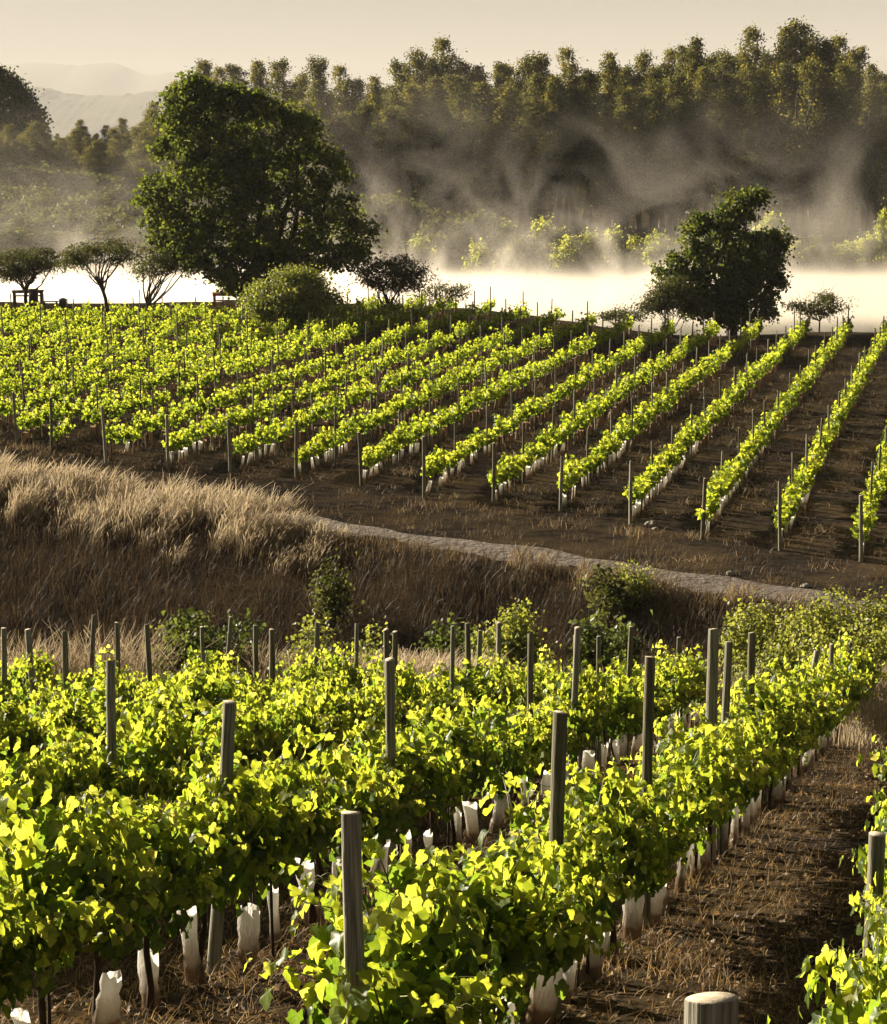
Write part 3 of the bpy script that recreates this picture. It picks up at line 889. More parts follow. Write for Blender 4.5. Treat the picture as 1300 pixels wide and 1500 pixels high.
NV = [near_vine(100 + i, i in (3, 7)) for i in range(10)]
FV = [far_vine(130 + i) for i in range(8)]

# white plastic sleeves round the vine trunks
m, n, l, out = mat('white_sleeve')
tc = n.new('ShaderNodeTexCoord'); sp = n.new('ShaderNodeSeparateXYZ'); l.new(tc.outputs['Object'], sp.inputs[0])
nz = n.new('ShaderNodeTexNoise'); nz.inputs['Scale'].default_value = 9; nz.inputs['Detail'].default_value = 5
l.new(tc.outputs['Object'], nz.inputs['Vector'])
ad = n.new('ShaderNodeMath'); ad.operation = 'MULTIPLY_ADD'; ad.inputs[1].default_value = -.25
l.new(nz.outputs['Fac'], ad.inputs[0]); l.new(sp.outputs[2], ad.inputs[2])
rr = ramp(n, [(0.0, (.22, .15, .09)), (.06, (.46, .40, .32)), (.22, (.72, .69, .62)), (.6, (.80, .78, .73))])
l.new(ad.outputs[0], rr.inputs[0])
df = n.new('ShaderNodeBsdfDiffuse'); tr = n.new('ShaderNodeBsdfTranslucent'); gl = n.new('ShaderNodeBsdfGlossy'); gl.inputs['Roughness'].default_value = .3
l.new(rr.outputs[0], df.inputs[0]); l.new(rr.outputs[0], tr.inputs[0])
m1 = n.new('ShaderNodeMixShader'); m1.inputs[0].default_value = .6
m2 = n.new('ShaderNodeMixShader'); m2.inputs[0].default_value = .05
nb = n.new('ShaderNodeTexNoise'); nb.inputs['Scale'].default_value = 16; nb.inputs['Detail'].default_value = 5; nb.inputs['Distortion'].default_value = 1.5
mpb = n.new('ShaderNodeMapping'); mpb.inputs['Scale'].default_value = (1.6, 1.6, .5)
l.new(tc.outputs['Object'], mpb.inputs['Vector']); l.new(mpb.outputs[0], nb.inputs['Vector'])
bb = n.new('ShaderNodeBump'); bb.inputs['Strength'].default_value = .55; bb.inputs['Distance'].default_value = .05
l.new(nb.outputs['Fac'], bb.inputs['Height'])
for q_ in (df, tr, gl): l.new(bb.outputs[0], q_.inputs['Normal'])
l.new(df.outputs[0], m1.inputs[1]); l.new(tr.outputs[0], m1.inputs[2]); l.new(m1.outputs[0], m2.inputs[1]); l.new(gl.outputs[0], m2.inputs[2])
l.new(m2.outputs[0], out.inputs['Surface'])
M_SLEEVE = m

def sleeve(seed, sides=14, rings=9, h=.50):
    rg = np.random.default_rng(seed)
    V = []
    wx = rg.uniform(.062, .086); wy = wx * rg.uniform(.42, .75)
    sk = rg.uniform(-.10, .10); tw = rg.uniform(-.5, .5); ph = rg.uniform(0, 6.28)
    hh = h * rg.uniform(.85, 1.15)
    for i in range(rings):
        f = i / (rings - 1)
        puff = 1 + .10 * math.sin(f * 5 + ph) - .05 * f + .05 * rg.normal() * (0 < i)
        for k in range(sides):
            a = k / sides * 2 * math.pi + tw * f
            cr = 1 + .09 * math.sin(3 * a + ph + f * 3) + .025 * rg.normal()
            V.append((math.cos(a) * wx * puff * cr + sk * f * .5, math.sin(a) * wy * puff * cr, -.03 + f * hh + (.016 * math.sin(2 * a + ph) + .006 * rg.normal() if i == rings - 1 else 0)))
    i2, k2 = np.meshgrid(np.arange(rings - 1), np.arange(sides), indexing='ij')
    Fq = np.stack([i2 * sides + k2, i2 * sides + (k2 + 1) % sides, (i2 + 1) * sides + (k2 + 1) % sides, (i2 + 1) * sides + k2], -1).reshape(-1, 4)
    return np.array(V), Fq
SL = []
for i in range(8):
    v_, f_ = sleeve(200 + i)
    SL.append(make_mesh('vine_sleeve', v_, [f_], M_SLEEVE, smooth_sh=True))
SLF = [sleeve(230 + i, 8, 4, .47) for i in range(6)]
SLFM = [make_mesh('vine_sleeve', v_, [f_], M_SLEEVE, smooth_sh=True) for v_, f_ in SLF]

# ------------------------------------------------------------------ posts
def post_mesh(name, r, h, seed, sides=16, bury=.4, slant=0.0):
    rg = np.random.default_rng(seed)
    V = []
    zs = np.concatenate([[-bury], np.linspace(0, h - .004, 9), [h]])
    prof = 1 + .05 * rg.normal(size=sides)
    ph = rg.uniform(0, 6.28)
    for i, z in enumerate(zs):
        f = max(z, 0) / h
        rr = r * (1.06 - .08 * f) * (1 + .015 * rg.normal())
        if i == len(zs) - 1: rr *= .975
        for k in range(sides):
            a = 2 * math.pi * k / sides
            V.append((math.cos(a) * rr * prof[k] + .012 * math.sin(f * 3 + ph), math.sin(a) * rr * prof[k] + .012 * math.cos(f * 2.5 + ph), z + ((.006 * math.sin(a + ph) - slant * math.sin(a) * rr) if i >= len(zs) - 2 else 0)))
    nr = len(zs)
    i2, k2 = np.meshgrid(np.arange(nr - 1), np.arange(sides), indexing='ij')
    Fq = np.stack([i2 * sides + k2, i2 * sides + (k2 + 1) % sides, (i2 + 1) * sides + (k2 + 1) % sides, (i2 + 1) * sides + k2], -1).reshape(-1, 4)
    V = np.array(V)
    top = V[-sides:].mean(0)
    V = np.concatenate([V, [top]])
    k = np.arange(sides)
    Ft = np.stack([(nr - 1) * sides + k, (nr - 1) * sides + (k + 1) % sides, np.full(sides, len(V) - 1)], 1)
    return make_mesh(name, V, [Fq, Ft], [M_POST, M_ENDGRAIN], mat_idx=[0] * len(Fq) + [1] * len(Ft))

# ------------------------------------------------------------------ foreground vineyard
SL0 = .28                                      # rows: x = off + slope * d
NEAR = [(-.47, .258), (-2.75, .28), (-5.35, .28), (-7.95, .28), (-10.55, .28), (-13.15, .28), (-15.75, .28)]
ROWTXT = ['in the nearest row, at the right edge of the photo', 'in the row left of the bare brown aisle', 'in the second row left of the bare aisle',
          'in the third row left of the bare aisle', 'in the fourth row left of the bare aisle', 'in the back left row before the gully', 'in the last short row at the back left']
def near_pt(k, d):
    o_, s_ = NEAR[k]
    x = o_ + s_ * d
    return Vector((x, d, float(ground(x, d))))
NVO, SVO = {}, {}
n_vine = 0
STEP = .80
for k, (d0, d1) in enumerate([(5.2, 17), (9.1, 35.2), (9.5, 35), (14.5, 34.6), (19, 34), (24, 33.5), (29, 33)]):
    d = d0
    if k == 0: NEAR[0] = (-.26, .262)
    phi = -math.atan(NEAR[k][1])
    label = 'leafy lime green grapevine ' + ROWTXT[k]
    grp = 'grapevines ' + ROWTXT[k]
    i = 0
    while d < d1:
        p = near_pt(k, d)
        v = int(rng.integers(0, 10))
        s = rng.uniform(.84, 1.16) * (1.10 if k == 0 and d > 10 else 1.0) * (.92 if d > 27 else 1.0)
        rz = phi + (math.pi if rng.random() < .5 else 0) + rng.normal() * .05
        if v not in NVO:
            t = empty('grapevine', p, rz)
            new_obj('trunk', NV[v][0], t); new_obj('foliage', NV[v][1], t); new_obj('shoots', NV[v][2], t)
            NVO[v] = t
        else:
            t = NVO[v].copy(); COL.objects.link(t); t.location = p; t.rotation_euler = (0, 0, rz)
            for ch in NVO[v].children:
                c = ch.copy(); COL.objects.link(c); c.parent = t
        t.scale = (s * rng.uniform(.85, 1.15) * (.70 if k == 0 else 1), 1.0, s)
        tag(t, label, 'grapevine', grp)
        n_vine += 1
        # its sleeve
        vis = not (k == 0)
        if vis:
            w = int(rng.integers(0, 8))
            g = new_obj('vine_sleeve', SL[w])
            g.location = (p.x + rng.normal() * .02, p.y + rng.normal() * .03, p.z)
            g.rotation_euler = (rng.normal() * .09, rng.normal() * .12, rng.uniform(0, 6.28))
            sc_ = rng.uniform(.85, 1.12)
            g.scale = (sc_, sc_, sc_ * rng.uniform(.85, 1.15))
            tag(g, 'crumpled white sleeve round a vine trunk ' + ROWTXT[k], 'vine sleeve', 'white sleeves on vine trunks ' + ROWTXT[k])
        d += STEP * .963 * rng.uniform(.85, 1.15)
        i += 1
print('near vines', n_vine)

NEAR[0] = (-.47, .258)
# posts, placed from the photograph: top pixel, row, radius, tilt, label
PN = [(1037, 1452, 0, .052, 0, 'thick round post with flat pale sawn top cut off by the bottom edge'),
      (1281, 1222, 0, .047, .01, 'grey post among the leaves at the right edge, below the middle of the photo\'s side'),
      (530, 1187, 1, .045, .0, 'tallest looking grey green post, standing in front of the leaves at bottom centre'),
      (817, 1044, 1, .042, .0, 'brown post left of the aisle, next one behind the big bottom centre post'),
      (953, 964, 1, .040, .0, 'slim post third along the row left of the bare aisle'),
      (1054, 918, 1, .050, .02, 'stout sunlit post rising tall above the row left of the aisle, fourth along'),
      (1107, 924, 1, .040, .0, 'straight grey post just right of the stout sunlit one'),
      (1199, 952, 1, .042, .14, 'dark post leaning to the right in front of the large bushes'),
      (1215, 944, 1, .036, .0, 'thin post close behind the dark leaning post'),
      (1244, 942, 1, .036, .0, 'thin post at the far right end of the vines beside the bushes'),
      (322, 1028, 2, .045, .04, 'dark brown post in the second row, nearest of that row, left of centre'),
      (569, 965, 2, .042, .0, 'dark post in the second row with two paler posts showing behind it'),
      (836, 918, 2, .038, .0, 'brown post at the back right of the pale round bush'),
      (726, 912, 2, .040, .0, 'post in front of the pale round bush, on its left half'),
      (163, 968, 3, .042, .0, 'short looking grey post standing lower than its neighbours at the left'),
      (395, 922, 3, .042, .0, 'stout grey post left of the grey green weeds at the gully edge'),
      (461, 913, 3, .040, .0, 'post in front of the dark bush on the gully bank'),
      (567, 920, 3, .036, .0, 'left one of a close pair of posts beside the golden grass patch'),
      (577, 923, 3, .036, .0, 'right one of a close pair of posts beside the golden grass patch'),
      (690, 914, 3, .038, .0, 'post just left of the pale round bush'),
      (706, 925, 3, .036, .05, 'slightly leaning post between the post at the pale bush and its neighbour'),
      (661, 917, 3, .034, .0, 'thin post right of the golden grass patch'),
      (780, 928, 3, .034, .0, 'thin grey post against the right side of the pale round bush'),
      (222, 915, 4, .038, .0, 'dark post right of the leaning pair at the back left'),
      (298, 919, 4, .036, .0, 'post below the tall leafy plant at the gully edge'),
      (375, 915, 4, .034, .0, 'thin post next to the stout grey post at the gully edge'),
      (338, 903, 4, .034, .09, 'leaning post right of the tall leafy plant'),
      (522, 912, 4, .034, .0, 'thin post behind the grey green weeds'),
      (50, 922, 5, .042, .0, 'leftmost grey post fully inside the photo'),
      (96, 924, 5, .042, .0, 'grey post second from the left edge'),
      (146, 900, 5, .040, .12, 'weathered post leaning right at the back left'),
      (172, 912, 5, .034, .0, 'thin post beside the leaning one at the back left'),
      (1, 920, 6, .036, .0, 'post cut in half by the left edge of the photo'),
      (851, 928, 2, .034, .0, 'short post right beside the brown post, between the two gully shrubs'),
      (880, 934, 2, .030, .0, 'very thin post before the tall leafy shrub in the gully'),
      (921, 917, 2, .036, .0, 'post with a leafy shoot at its right, left of the twisted vine post'),
      (992, 933, 1, .036, .0, 'post with a vine shoot climbing to its top'),
      (1064, 940, 2, .036, .0, 'pale short post just behind the stout sunlit post')]
for i, (px, py, k, r_, tilt, lab) in enumerate(PN):
    best = None
    for kk in ([k] if i < 12 else range(1, 7)):
        o_, s_ = NEAR[kk]
        d = 5.0
        xx, zz = ray(px, py)
        if abs(s_ - xx) < 1e-3: continue
        d = -o_ / (s_ - xx)
        if d < 3 or d > 36: continue
        h_ = zz * d - float(ground(xx * d, d))
        if best is None or abs(h_ - 1.9) < abs(best[0] - 1.9): best = (h_, d, kk, xx)
    h_, d, kk, xx = best
    if i >= 12 and not 1.2 < h_ < 2.5:
        h_ = min(max(h_, 1.5), 2.2)
    print('post', px, py, 'row', kk, 'd %.1f h %.2f' % (d, h_))
    h_ = max(h_, 1.0)
    p = Vector((xx * d, d, float(ground(xx * d, d))))
    po = new_obj('vineyard_post', post_mesh('vineyard_post', r_, h_, 300 + i, 16, .4, .3 if i == 0 else .1))
    po.location = (p.x - math.sin(tilt) * h_, p.y, p.z)
    po.rotation_euler = (rng.normal() * .022, tilt + rng.normal() * .016, rng.uniform(0, 6.28) if tilt == 0 and i else 0)
    tag(po, lab, 'post', 'wooden posts of the foreground vineyard')

# ------------------------------------------------------------------ far vineyard
ND = Vector((.2495, .9684))                    # along the rows
NP = Vector((.9684, -.2495))                   # across, to the right
END_PX = [(1240, 822), (1133, 806), (1030, 790), (928, 768), (825, 750), (735, 742), (634, 731), (535, 712), (440, 700), (343, 696), (247, 687), (152, 678), (57, 662)]
ORD = 'first second third fourth fifth sixth seventh eighth ninth tenth eleventh twelfth thirteenth fourteenth fifteenth sixteenth seventeenth eighteenth nineteenth twentieth twenty-first twenty-second twenty-third twenty-fourth twenty-fifth twenty-sixth twenty-seventh twenty-eighth twenty-ninth thirtieth thirty-first'.split()
def hit(px, py):
    xx, zz = ray(px, py)
    d = 55.0
    for _ in range(30):
        d = float(ground(xx * d, d if d > 45 else 45)) / zz
    return Vector((xx * d, d))
rows = []
for px, py in END_PX:
    h_ = hit(px, py)
    rows.append((h_.dot(NP), h_.dot(ND)))
print('row p', ['%.2f' % a for a, _ in rows], ['%.1f' % b for _, b in rows])
pf = np.polyfit(np.arange(len(rows)), [a for a, _ in rows], 1)
tf = np.polyfit(np.arange(len(rows)), [b for _, b in rows], 1)
print('pitch', pf, tf)
cand_v, cand_p = [], []
NROW = 26
for k in range(-1, NROW):
    pp = pf[0] * k + pf[1]
    t0_ = (tf[0] * k + tf[1]) if not 0 <= k < len(rows) else rows[k][1]
    if 0 <= k < len(rows): pp = .5 * pp + .5 * rows[k][0]
    t = t0_ + .5
    first = True
    while True:
        q = NP * pp + ND * t
        x, d = q.x, q.y
        dend = shore(x) - 18.0 + 9 * float(smooth(-11, -2, x)) + 2 * float(smooth(8, 16, x)) + rng.normal() * .2
        if d > dend: break
        xx = x / d
        if abs(xx) < .235:
            cand_v.append((d, x, k, t))
        t += .64 * rng.uniform(.9, 1.1)
    t = t0_; j = 0
    while True:
        q = NP * pp + ND * t
        x, d = q.x, q.y
        if d > shore(x) - 17.5 + 9 * float(smooth(-11, -2, x)) + 2 * float(smooth(8, 16, x)): break
        if abs(x / d) < .235 or (j == 0 and abs(x / d) < .26):
            cand_p.append((d, x, k, j))
        t += 4.2 * rng.uniform(.92, 1.08); j += 1
cand_v.sort(); cand_p.sort()
print('far vines', len(cand_v), 'far posts', len(cand_p))
FVO = {}
phi = -math.atan2(ND.x, ND.y)
n_far = 296 - n_vine
stuff_leaf, stuff_trunk, stuff_sleeve = Bag(), Bag(), Bag()
n_sleeve = 0
FARV = [list(far_vine_arrays(400 + i, 130, .115, HEX)) for i in range(6)]
FARV2 = [list(far_vine_arrays(420 + i, 80, .15, DIA)) for i in range(6)]
def rot(V, a):
    c, s = math.cos(a), math.sin(a)
    return V @ np.array([[c, s, 0], [-s, c, 0], [0, 0, 1]])
for i, (d, x, k, t) in enumerate(cand_v):
    z = float(ground(x, d))
    txt = ORD[k + 1] + ' row from the right beyond the road'
    rz = phi + (math.pi if rng.random() < .5 else 0) + rng.normal() * .08
    s = rng.uniform(.76, 1.2)
    if rng.random() < .07: continue
    if i < n_far:
        v = int(rng.integers(0, 8))
        if v not in FVO:
            o_ = empty('grapevine', (x, d, z), rz)
            new_obj('trunk', FV[v][0], o_); new_obj('foliage', FV[v][1], o_)
            FVO[v] = o_
        else:
            o_ = FVO[v].copy(); COL.objects.link(o_); o_.location = (x, d, z); o_.rotation_euler = (0, 0, rz)
            for ch in FVO[v].children:
                c = ch.copy(); COL.objects.link(c); c.parent = o_
        o_.scale = (1, .92, s)
        tag(o_, 'young grapevine low in the ' + txt, 'grapevine', 'young grapevines in the ' + txt)
    else:
        near_ = d < 88
        P, Nn, H, S, T = (FARV if near_ else FARV2)[int(rng.integers(0, 6))]
        P = rot(P * [1, .92, s], rz) + [x, d, z]
        leaves(stuff_leaf, P, rot(Nn, rz), rot(H, rz), S, T, HEX if near_ else DIA)
        stuff_trunk.add(*tube([[x, d, z - .05], [x + rng.normal() * .02, d, z + .35], [x, d, z + .72]], [.017, .014, .01], 4, False))
    if rng.random() < .93:
        w = int(rng.integers(0, 6))
        if i < 185:
            g = new_obj('vine_sleeve', SLFM[w]); g.location = (x + rng.normal() * .03, d, z)
            g.rotation_euler = (rng.normal() * .1, rng.normal() * .1, rng.uniform(0, 6.28))
            tag(g, 'small white sleeve low in the ' + txt, 'vine sleeve', 'white sleeves in the ' + txt)
            n_sleeve += 1
        else:
            v_, f_ = SLF[w]
            sc_ = rng.uniform(.85, 1.15)
            stuff_sleeve.add(rot(v_ * sc_, rng.uniform(0, 6.28)) + [x + rng.normal() * .03, d, z] + v_[:, 2:3] * np.array([[rng.normal() * .1, rng.normal() * .1, 0]]), [f_])
print('far sleeves as objects', n_sleeve)
o_ = empty('distant_grapevines', (0, 90, -10.3))
tag(o_, kind='stuff', label='bright green rows of young vines filling the middle and back of the far vineyard', cat='vines')
for nm, b_, mm in (('foliage', stuff_leaf, M_VINE), ('trunk', stuff_trunk, M_BARK)):
    me = b_.mesh(nm, mm)
    c = new_obj(nm, me, o_); c.matrix_parent_inverse = Matrix.Translation((0, -90, 10.3))
    c['kind'] = 'stuff'
tag(new_obj('distant_vine_sleeves', stuff_sleeve.mesh('distant_vine_sleeves', M_SLEEVE, True)), kind='stuff', label='rows of tiny white vine sleeves further up the far vineyard', cat='vine sleeves')

PM = [post_mesh('vineyard_post', .034, 1.82, 500 + i, 8) for i in range(5)]
PE = [post_mesh('vineyard_post', .050, 1.75, 520 + i, 10) for i in range(4)]
PB = Bag()
n_p = 0
for (d, x, k, j) in cand_p:
    z = float(ground(x, d))
    if n_p < 262:
        me = PE[int(rng.integers(0, 4))] if j == 0 else PM[int(rng.integers(0, 5))]
        po = new_obj('vineyard_post', me)
        po.location = (x, d, z)
        po.rotation_euler = (rng.normal() * .02, rng.normal() * .02, rng.uniform(0, 6.28))
        po.scale = (1, 1, rng.uniform(.92, 1.12))
        if j == 0:
            lab = 'stout end post of the ' + ORD[k + 1] + ' row from the right beyond the road'
        else:
            lab = 'thin post inside the ' + ORD[k + 1] + ' row from the right beyond the road'
        tag(po, lab, 'post', 'posts of the ' + ORD[k + 1] + ' row of the far vineyard')
        n_p += 1
    else:
        PB.add(*tube([[x, d, z - .2], [x, d, z + .9], [x + rng.normal() * .03, d, z + 1.75 * rng.uniform(.92, 1.1)]], [.036, .036, .034], 6, True))
if PB.n:
    tag(new_obj('distant_posts', PB.mesh('distant_posts', M_POST)), kind='stuff', label='thin dark posts at the far end of the vineyard', cat='posts')

# ------------------------------------------------------------------ grass
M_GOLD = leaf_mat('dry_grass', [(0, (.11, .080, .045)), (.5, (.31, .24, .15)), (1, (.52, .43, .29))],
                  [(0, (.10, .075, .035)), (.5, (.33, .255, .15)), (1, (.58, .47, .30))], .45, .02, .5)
M_STRAW = leaf_mat('brown_straw', [(0, (.034, .025, .016)), (.5, (.14, .10, .055)), (1, (.34, .255, .145))],
                   [(0, (.03, .02, .010)), (.5, (.15, .10, .048)), (1, (.38, .28, .14))], .4, .02, .5)
M_WARM = leaf_mat('fallen_straw', [(0, (.07, .042, .020)), (.5, (.20, .125, .055)), (1, (.42, .29, .14))],
                   [(0, (.05, .03, .012)), (.5, (.20, .12, .045)), (1, (.42, .28, .12))], .4, .02, .5)
M_WEED = leaf_mat('green_weed', [(0, (.04, .05, .015)), (.5, (.08, .10, .025)), (1, (.14, .15, .05))],
                  [(0, (.05, .07, .01)), (.5, (.12, .16, .02)), (1, (.22, .26, .05))], .4, .03, .45)

def blades(bag, P, hgt, wid, lean, tone, rg, seg=4, head=0.0, tg=0.0):
    n_ = len(P)
    a = rg.uniform(0, 6.28, n_)
    t = np.linspace(0, 1, seg + 1)
    side = np.column_stack([np.cos(a), np.sin(a), np.zeros(n_)])
    V = np.zeros((n_, seg + 1, 2, 3))
    for i, f in enumerate(t):
        c = P + np.column_stack([lean[:, 0] * f ** 1.8, lean[:, 1] * f ** 1.8, hgt * f * (1 - .12 * f)])
        w = wid * (1 - .85 * f)
        if head:
            w = np.where(f > .72, wid * head * (1.25 - f), w)
        V[:, i, 0] = c - side * w[:, None]
        V[:, i, 1] = c + side * w[:, None]
    k = np.arange(seg)
    base = (np.arange(n_) * (seg + 1) * 2)[:, None]
    Fq = np.stack([base + k * 2, base + k * 2 + 1, base + k * 2 + 3, base + k * 2 + 2], -1).reshape(-1, 4)
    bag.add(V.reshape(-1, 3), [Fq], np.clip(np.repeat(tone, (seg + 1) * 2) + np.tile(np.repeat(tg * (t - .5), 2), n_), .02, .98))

rg = np.random.default_rng(77)
def road_xy(u, q):
    bx = 8.56 + RT[0] * u; bd = 47.8 + RT[1] * u
    qb = RN[0] * bx + RN[1] * bd
    return bx + RN[0] * (q - qb), bd + RN[1] * (q - qb)

# tall pale grass along the crest of the bank
b_ = Bag()
n_ = 27000
cl_u = rg.uniform(13.5, 36, 300); cl_q = 41.3 - 1.15 * rg.random(300) ** 1.3 + .3 * rg.normal(size=300)
ci = rg.integers(0, 300, n_)
u = cl_u[ci] + rg.normal(size=n_) * .17; q = cl_q[ci] + rg.normal(size=n_) * .15
x, d = road_xy(u, q)
P = np.column_stack([x, d, ground(x, d) - .03])
amp = .35 + .65 * rg.random(300)
hg = (1.05 * amp[ci] + .18 * rg.normal(size=n_)).clip(.3, 1.5) * smooth(12.5, 17, u).clip(.45, 1)
ln = np.column_stack([.28 + .22 * rg.normal(size=n_), -.05 + .2 * rg.normal(size=n_)]) * hg[:, None]
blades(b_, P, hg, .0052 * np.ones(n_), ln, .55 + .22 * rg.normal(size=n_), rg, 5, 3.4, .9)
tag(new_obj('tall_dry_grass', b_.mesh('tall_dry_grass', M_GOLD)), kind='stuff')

# shorter brown grass on the face of the bank, road verge and aisles
b_ = Bag()
def scatter(n_, u0, u1, q0_, q1_, h0, h1, w, tone, nc=300, spread=.3, head=0.0, lean=.15):
    cu = rg.uniform(u0, u1, nc); cq = rg.uniform(q0_, q1_, nc)
    ci = rg.integers(0, nc, n_)
    u = cu[ci] + rg.normal(size=n_) * spread; q = cq[ci] + rg.normal(size=n_) * spread
    x, d = road_xy(u, q)
    hg = rg.uniform(h0, h1, n_) * (.6 + .6 * rg.random(nc))[ci]
    ln = np.column_stack([lean + .25 * rg.normal(size=n_), .25 * rg.normal(size=n_)]) * hg[:, None]
    blades(b_, np.column_stack([x, d, ground(x, d) - .03]), hg, w * np.ones(n_), ln, tone + .2 * rg.normal(size=n_), rg, 4, head)
scatter(30000, -6, 36, 34.5, 41.0, .3, .85, .007, .10, 1100, .4, 1.6)  # bank face: low tone puts the shade below the crest into the grass colour
scatter(5000, -8, 36, 40.6, 41.4, .2, .45, .008, .5, 400, .25, 1.6)
scatter(3500, -10, 36, 44.0, 48.0, .10, .30, .009, .4, 130, .30)
scatter(2600, -12, 34, 41.5, 41.9, .1, .3, .008, .5, 260, .14, 1.6)
scatter(1800, -12, 34, 43.5, 44.1, .06, .22, .008, .45, 200, .16, 1.6)
scatter(600, -10, 36, 41.6, 44.2, .06, .22, .008, .45, 60, .12)
scatter(500, -1, 9, 41.0, 41.6, .3, .6, .009, .8, 14, .12, 2.2)
o1 = new_obj('brown_grass', b_.mesh('brown_grass', M_STRAW)); tag(o1, kind='stuff')

# straw in the aisles of the far vineyard
b_ = Bag()
n_ = 26000
nc = 1500
cx = rg.uniform(-22, 22, nc); cd = rg.uniform(52, 112, nc)
ci = rg.integers(0, nc, n_)
x = cx[ci] + rg.normal(size=n_) * .30; d = cd[ci] + rg.normal(size=n_) * .4
ok = (np.abs(x / d) < .24) & (RN[0] * x + RN[1] * d > 47)
x, d = x[ok], d[ok]; n_ = len(x)
hg = rg.uniform(.08, .30, n_)
blades(b_, np.column_stack([x, d, ground(x, d) - .02]), hg, .010 * np.ones(n_), rg.normal(size=(n_, 2)) * .12, .4 + .25 * rg.normal(size=n_), rg, 2)
n_ = 22000; nc = 420
cx = rg.uniform(-24, 24, nc); cd = rg.uniform(50, 110, nc); ch = rg.uniform(.12, .42, nc); ct = rg.uniform(.25, .75, nc)
ci = rg.integers(0, nc, n_)
x = cx[ci] + rg.normal(size=n_) * .26; d = cd[ci] + rg.normal(size=n_) * .26
ok = (np.abs(x / d) < .24) & (RN[0] * x + RN[1] * d > 44.3)
x, d, ci = x[ok], d[ok], ci[ok]; n_ = len(x)
hg = ch[ci] * rg.uniform(.5, 1.1, n_)
blades(b_, np.column_stack([x, d, ground(x, d) - .02]), hg, .011 * np.ones(n_), rg.normal(size=(n_, 2)) * .14, ct[ci] + .2 * rg.normal(size=n_), rg, 3)
tag(new_obj('aisle_straw', b_.mesh('aisle_straw', M_STRAW)), kind='stuff')

# straw, dead leaves and clods between the foreground rows
b_ = Bag()
n_ = 85000
d = 5.5 + 31 * rg.random(n_) ** 1.3
x = rg.uniform(-.235, .235, n_) * d
pat = vnoise(x * 1.7, d * 1.7, 12) + .5 * rg.normal(size=n_)
ok = pat > -.25
x, d = x[ok], d[ok]; n_ = len(x)
hg = rg.uniform(.02, .16, n_) * (1 + .5 * (vnoise(x * 1.3, d * 1.3, 14) > .3))
ln = rg.normal(size=(n_, 2)) * .10 + [.03, -.02]
blades(b_, np.column_stack([x, d, ground(x, d) - .01]), hg, .0035 * np.ones(n_), ln, .62 + .25 * rg.normal(size=n_), rg, 3)
tag(new_obj('ground_straw', b_.mesh('ground_straw', M_WARM)), kind='stuff')
b_ = Bag()
n_ = 9000
d = 5.5 + 22 * rg.random(n_) ** 1.3
x = rg.uniform(-.235, .235, n_) * d
for q_ in range(4):
    mk = np.arange(n_) % 4 == q_
    nn = mk.sum()
    leaves(b_, np.column_stack([x[mk], d[mk], ground(x[mk], d[mk]) + .012]), rg.normal(size=(nn, 3)) * .45 + [0, 0, 1], rdir(nn, rg), rg.uniform(.02, .065, nn), np.clip(.35 + .3 * rg.normal(size=nn), .02, .98), GL[q_])
tag(new_obj('fallen_leaves', b_.mesh('fallen_leaves', M_WARM)), kind='stuff')

# golden grass tufts at the gully edge
b_ = Bag()
def tuft(px, py, d, w, n_, h0, h1, tone=.6):
    p = at(px, py, d)
    x = p.x + rg.normal(size=n_) * w; dd = d + rg.normal(size=n_) * w * .8
    hg = rg.uniform(h0, h1, n_)
    ln = np.column_stack([.1 + .25 * rg.normal(size=n_), .2 * rg.normal(size=n_)]) * hg[:, None]
    blades(b_, np.column_stack([x, dd, ground(x, dd) - .03]), hg, .006 * np.ones(n_), ln, tone + .2 * rg.normal(size=n_), rg, 5, 2.4)
for (px, d, w, n_, h0, h1, tn) in [(600, 36.5, .6, 1500, .8, 1.5, .7), (570, 36, .4, 700, .8, 1.4, .7), (635, 37, .4, 700, .7, 1.35, .7), (655, 38, .5, 500, .7, 1.2, .5), (20, 35.5, .5, 600, 1.0, 1.9, .4), (60, 36.0, .4, 400, .9, 1.7, .4), (160, 36, .35, 300, 1.2, 2.1, .45), (110, 36, .5, 500, .8, 1.6, .35),
                                   (410, 36, .5, 500, .9, 1.6, .3), (1290, 33.5, .5, 900, .5, 1.1, .7), (1310, 31.5, .5, 900, .4, .9, .65), (1285, 36.5, .4, 500, .6, 1.2, .6), (700, 37, .5, 400, .6, 1.1, .4), (820, 37, .5, 400, .5, 1.1, .4), (360, 37, .4, 400, .9, 1.7, .3), (250, 37, .5, 500, .9, 1.7, .35), (1000, 38, .6, 500, .5, 1.1, .3)]:
    tuft(px, 950, d, w, n_, h0, h1, tn)
tag(new_obj('golden_grass', b_.mesh('golden_grass', M_GOLD)), kind='stuff')

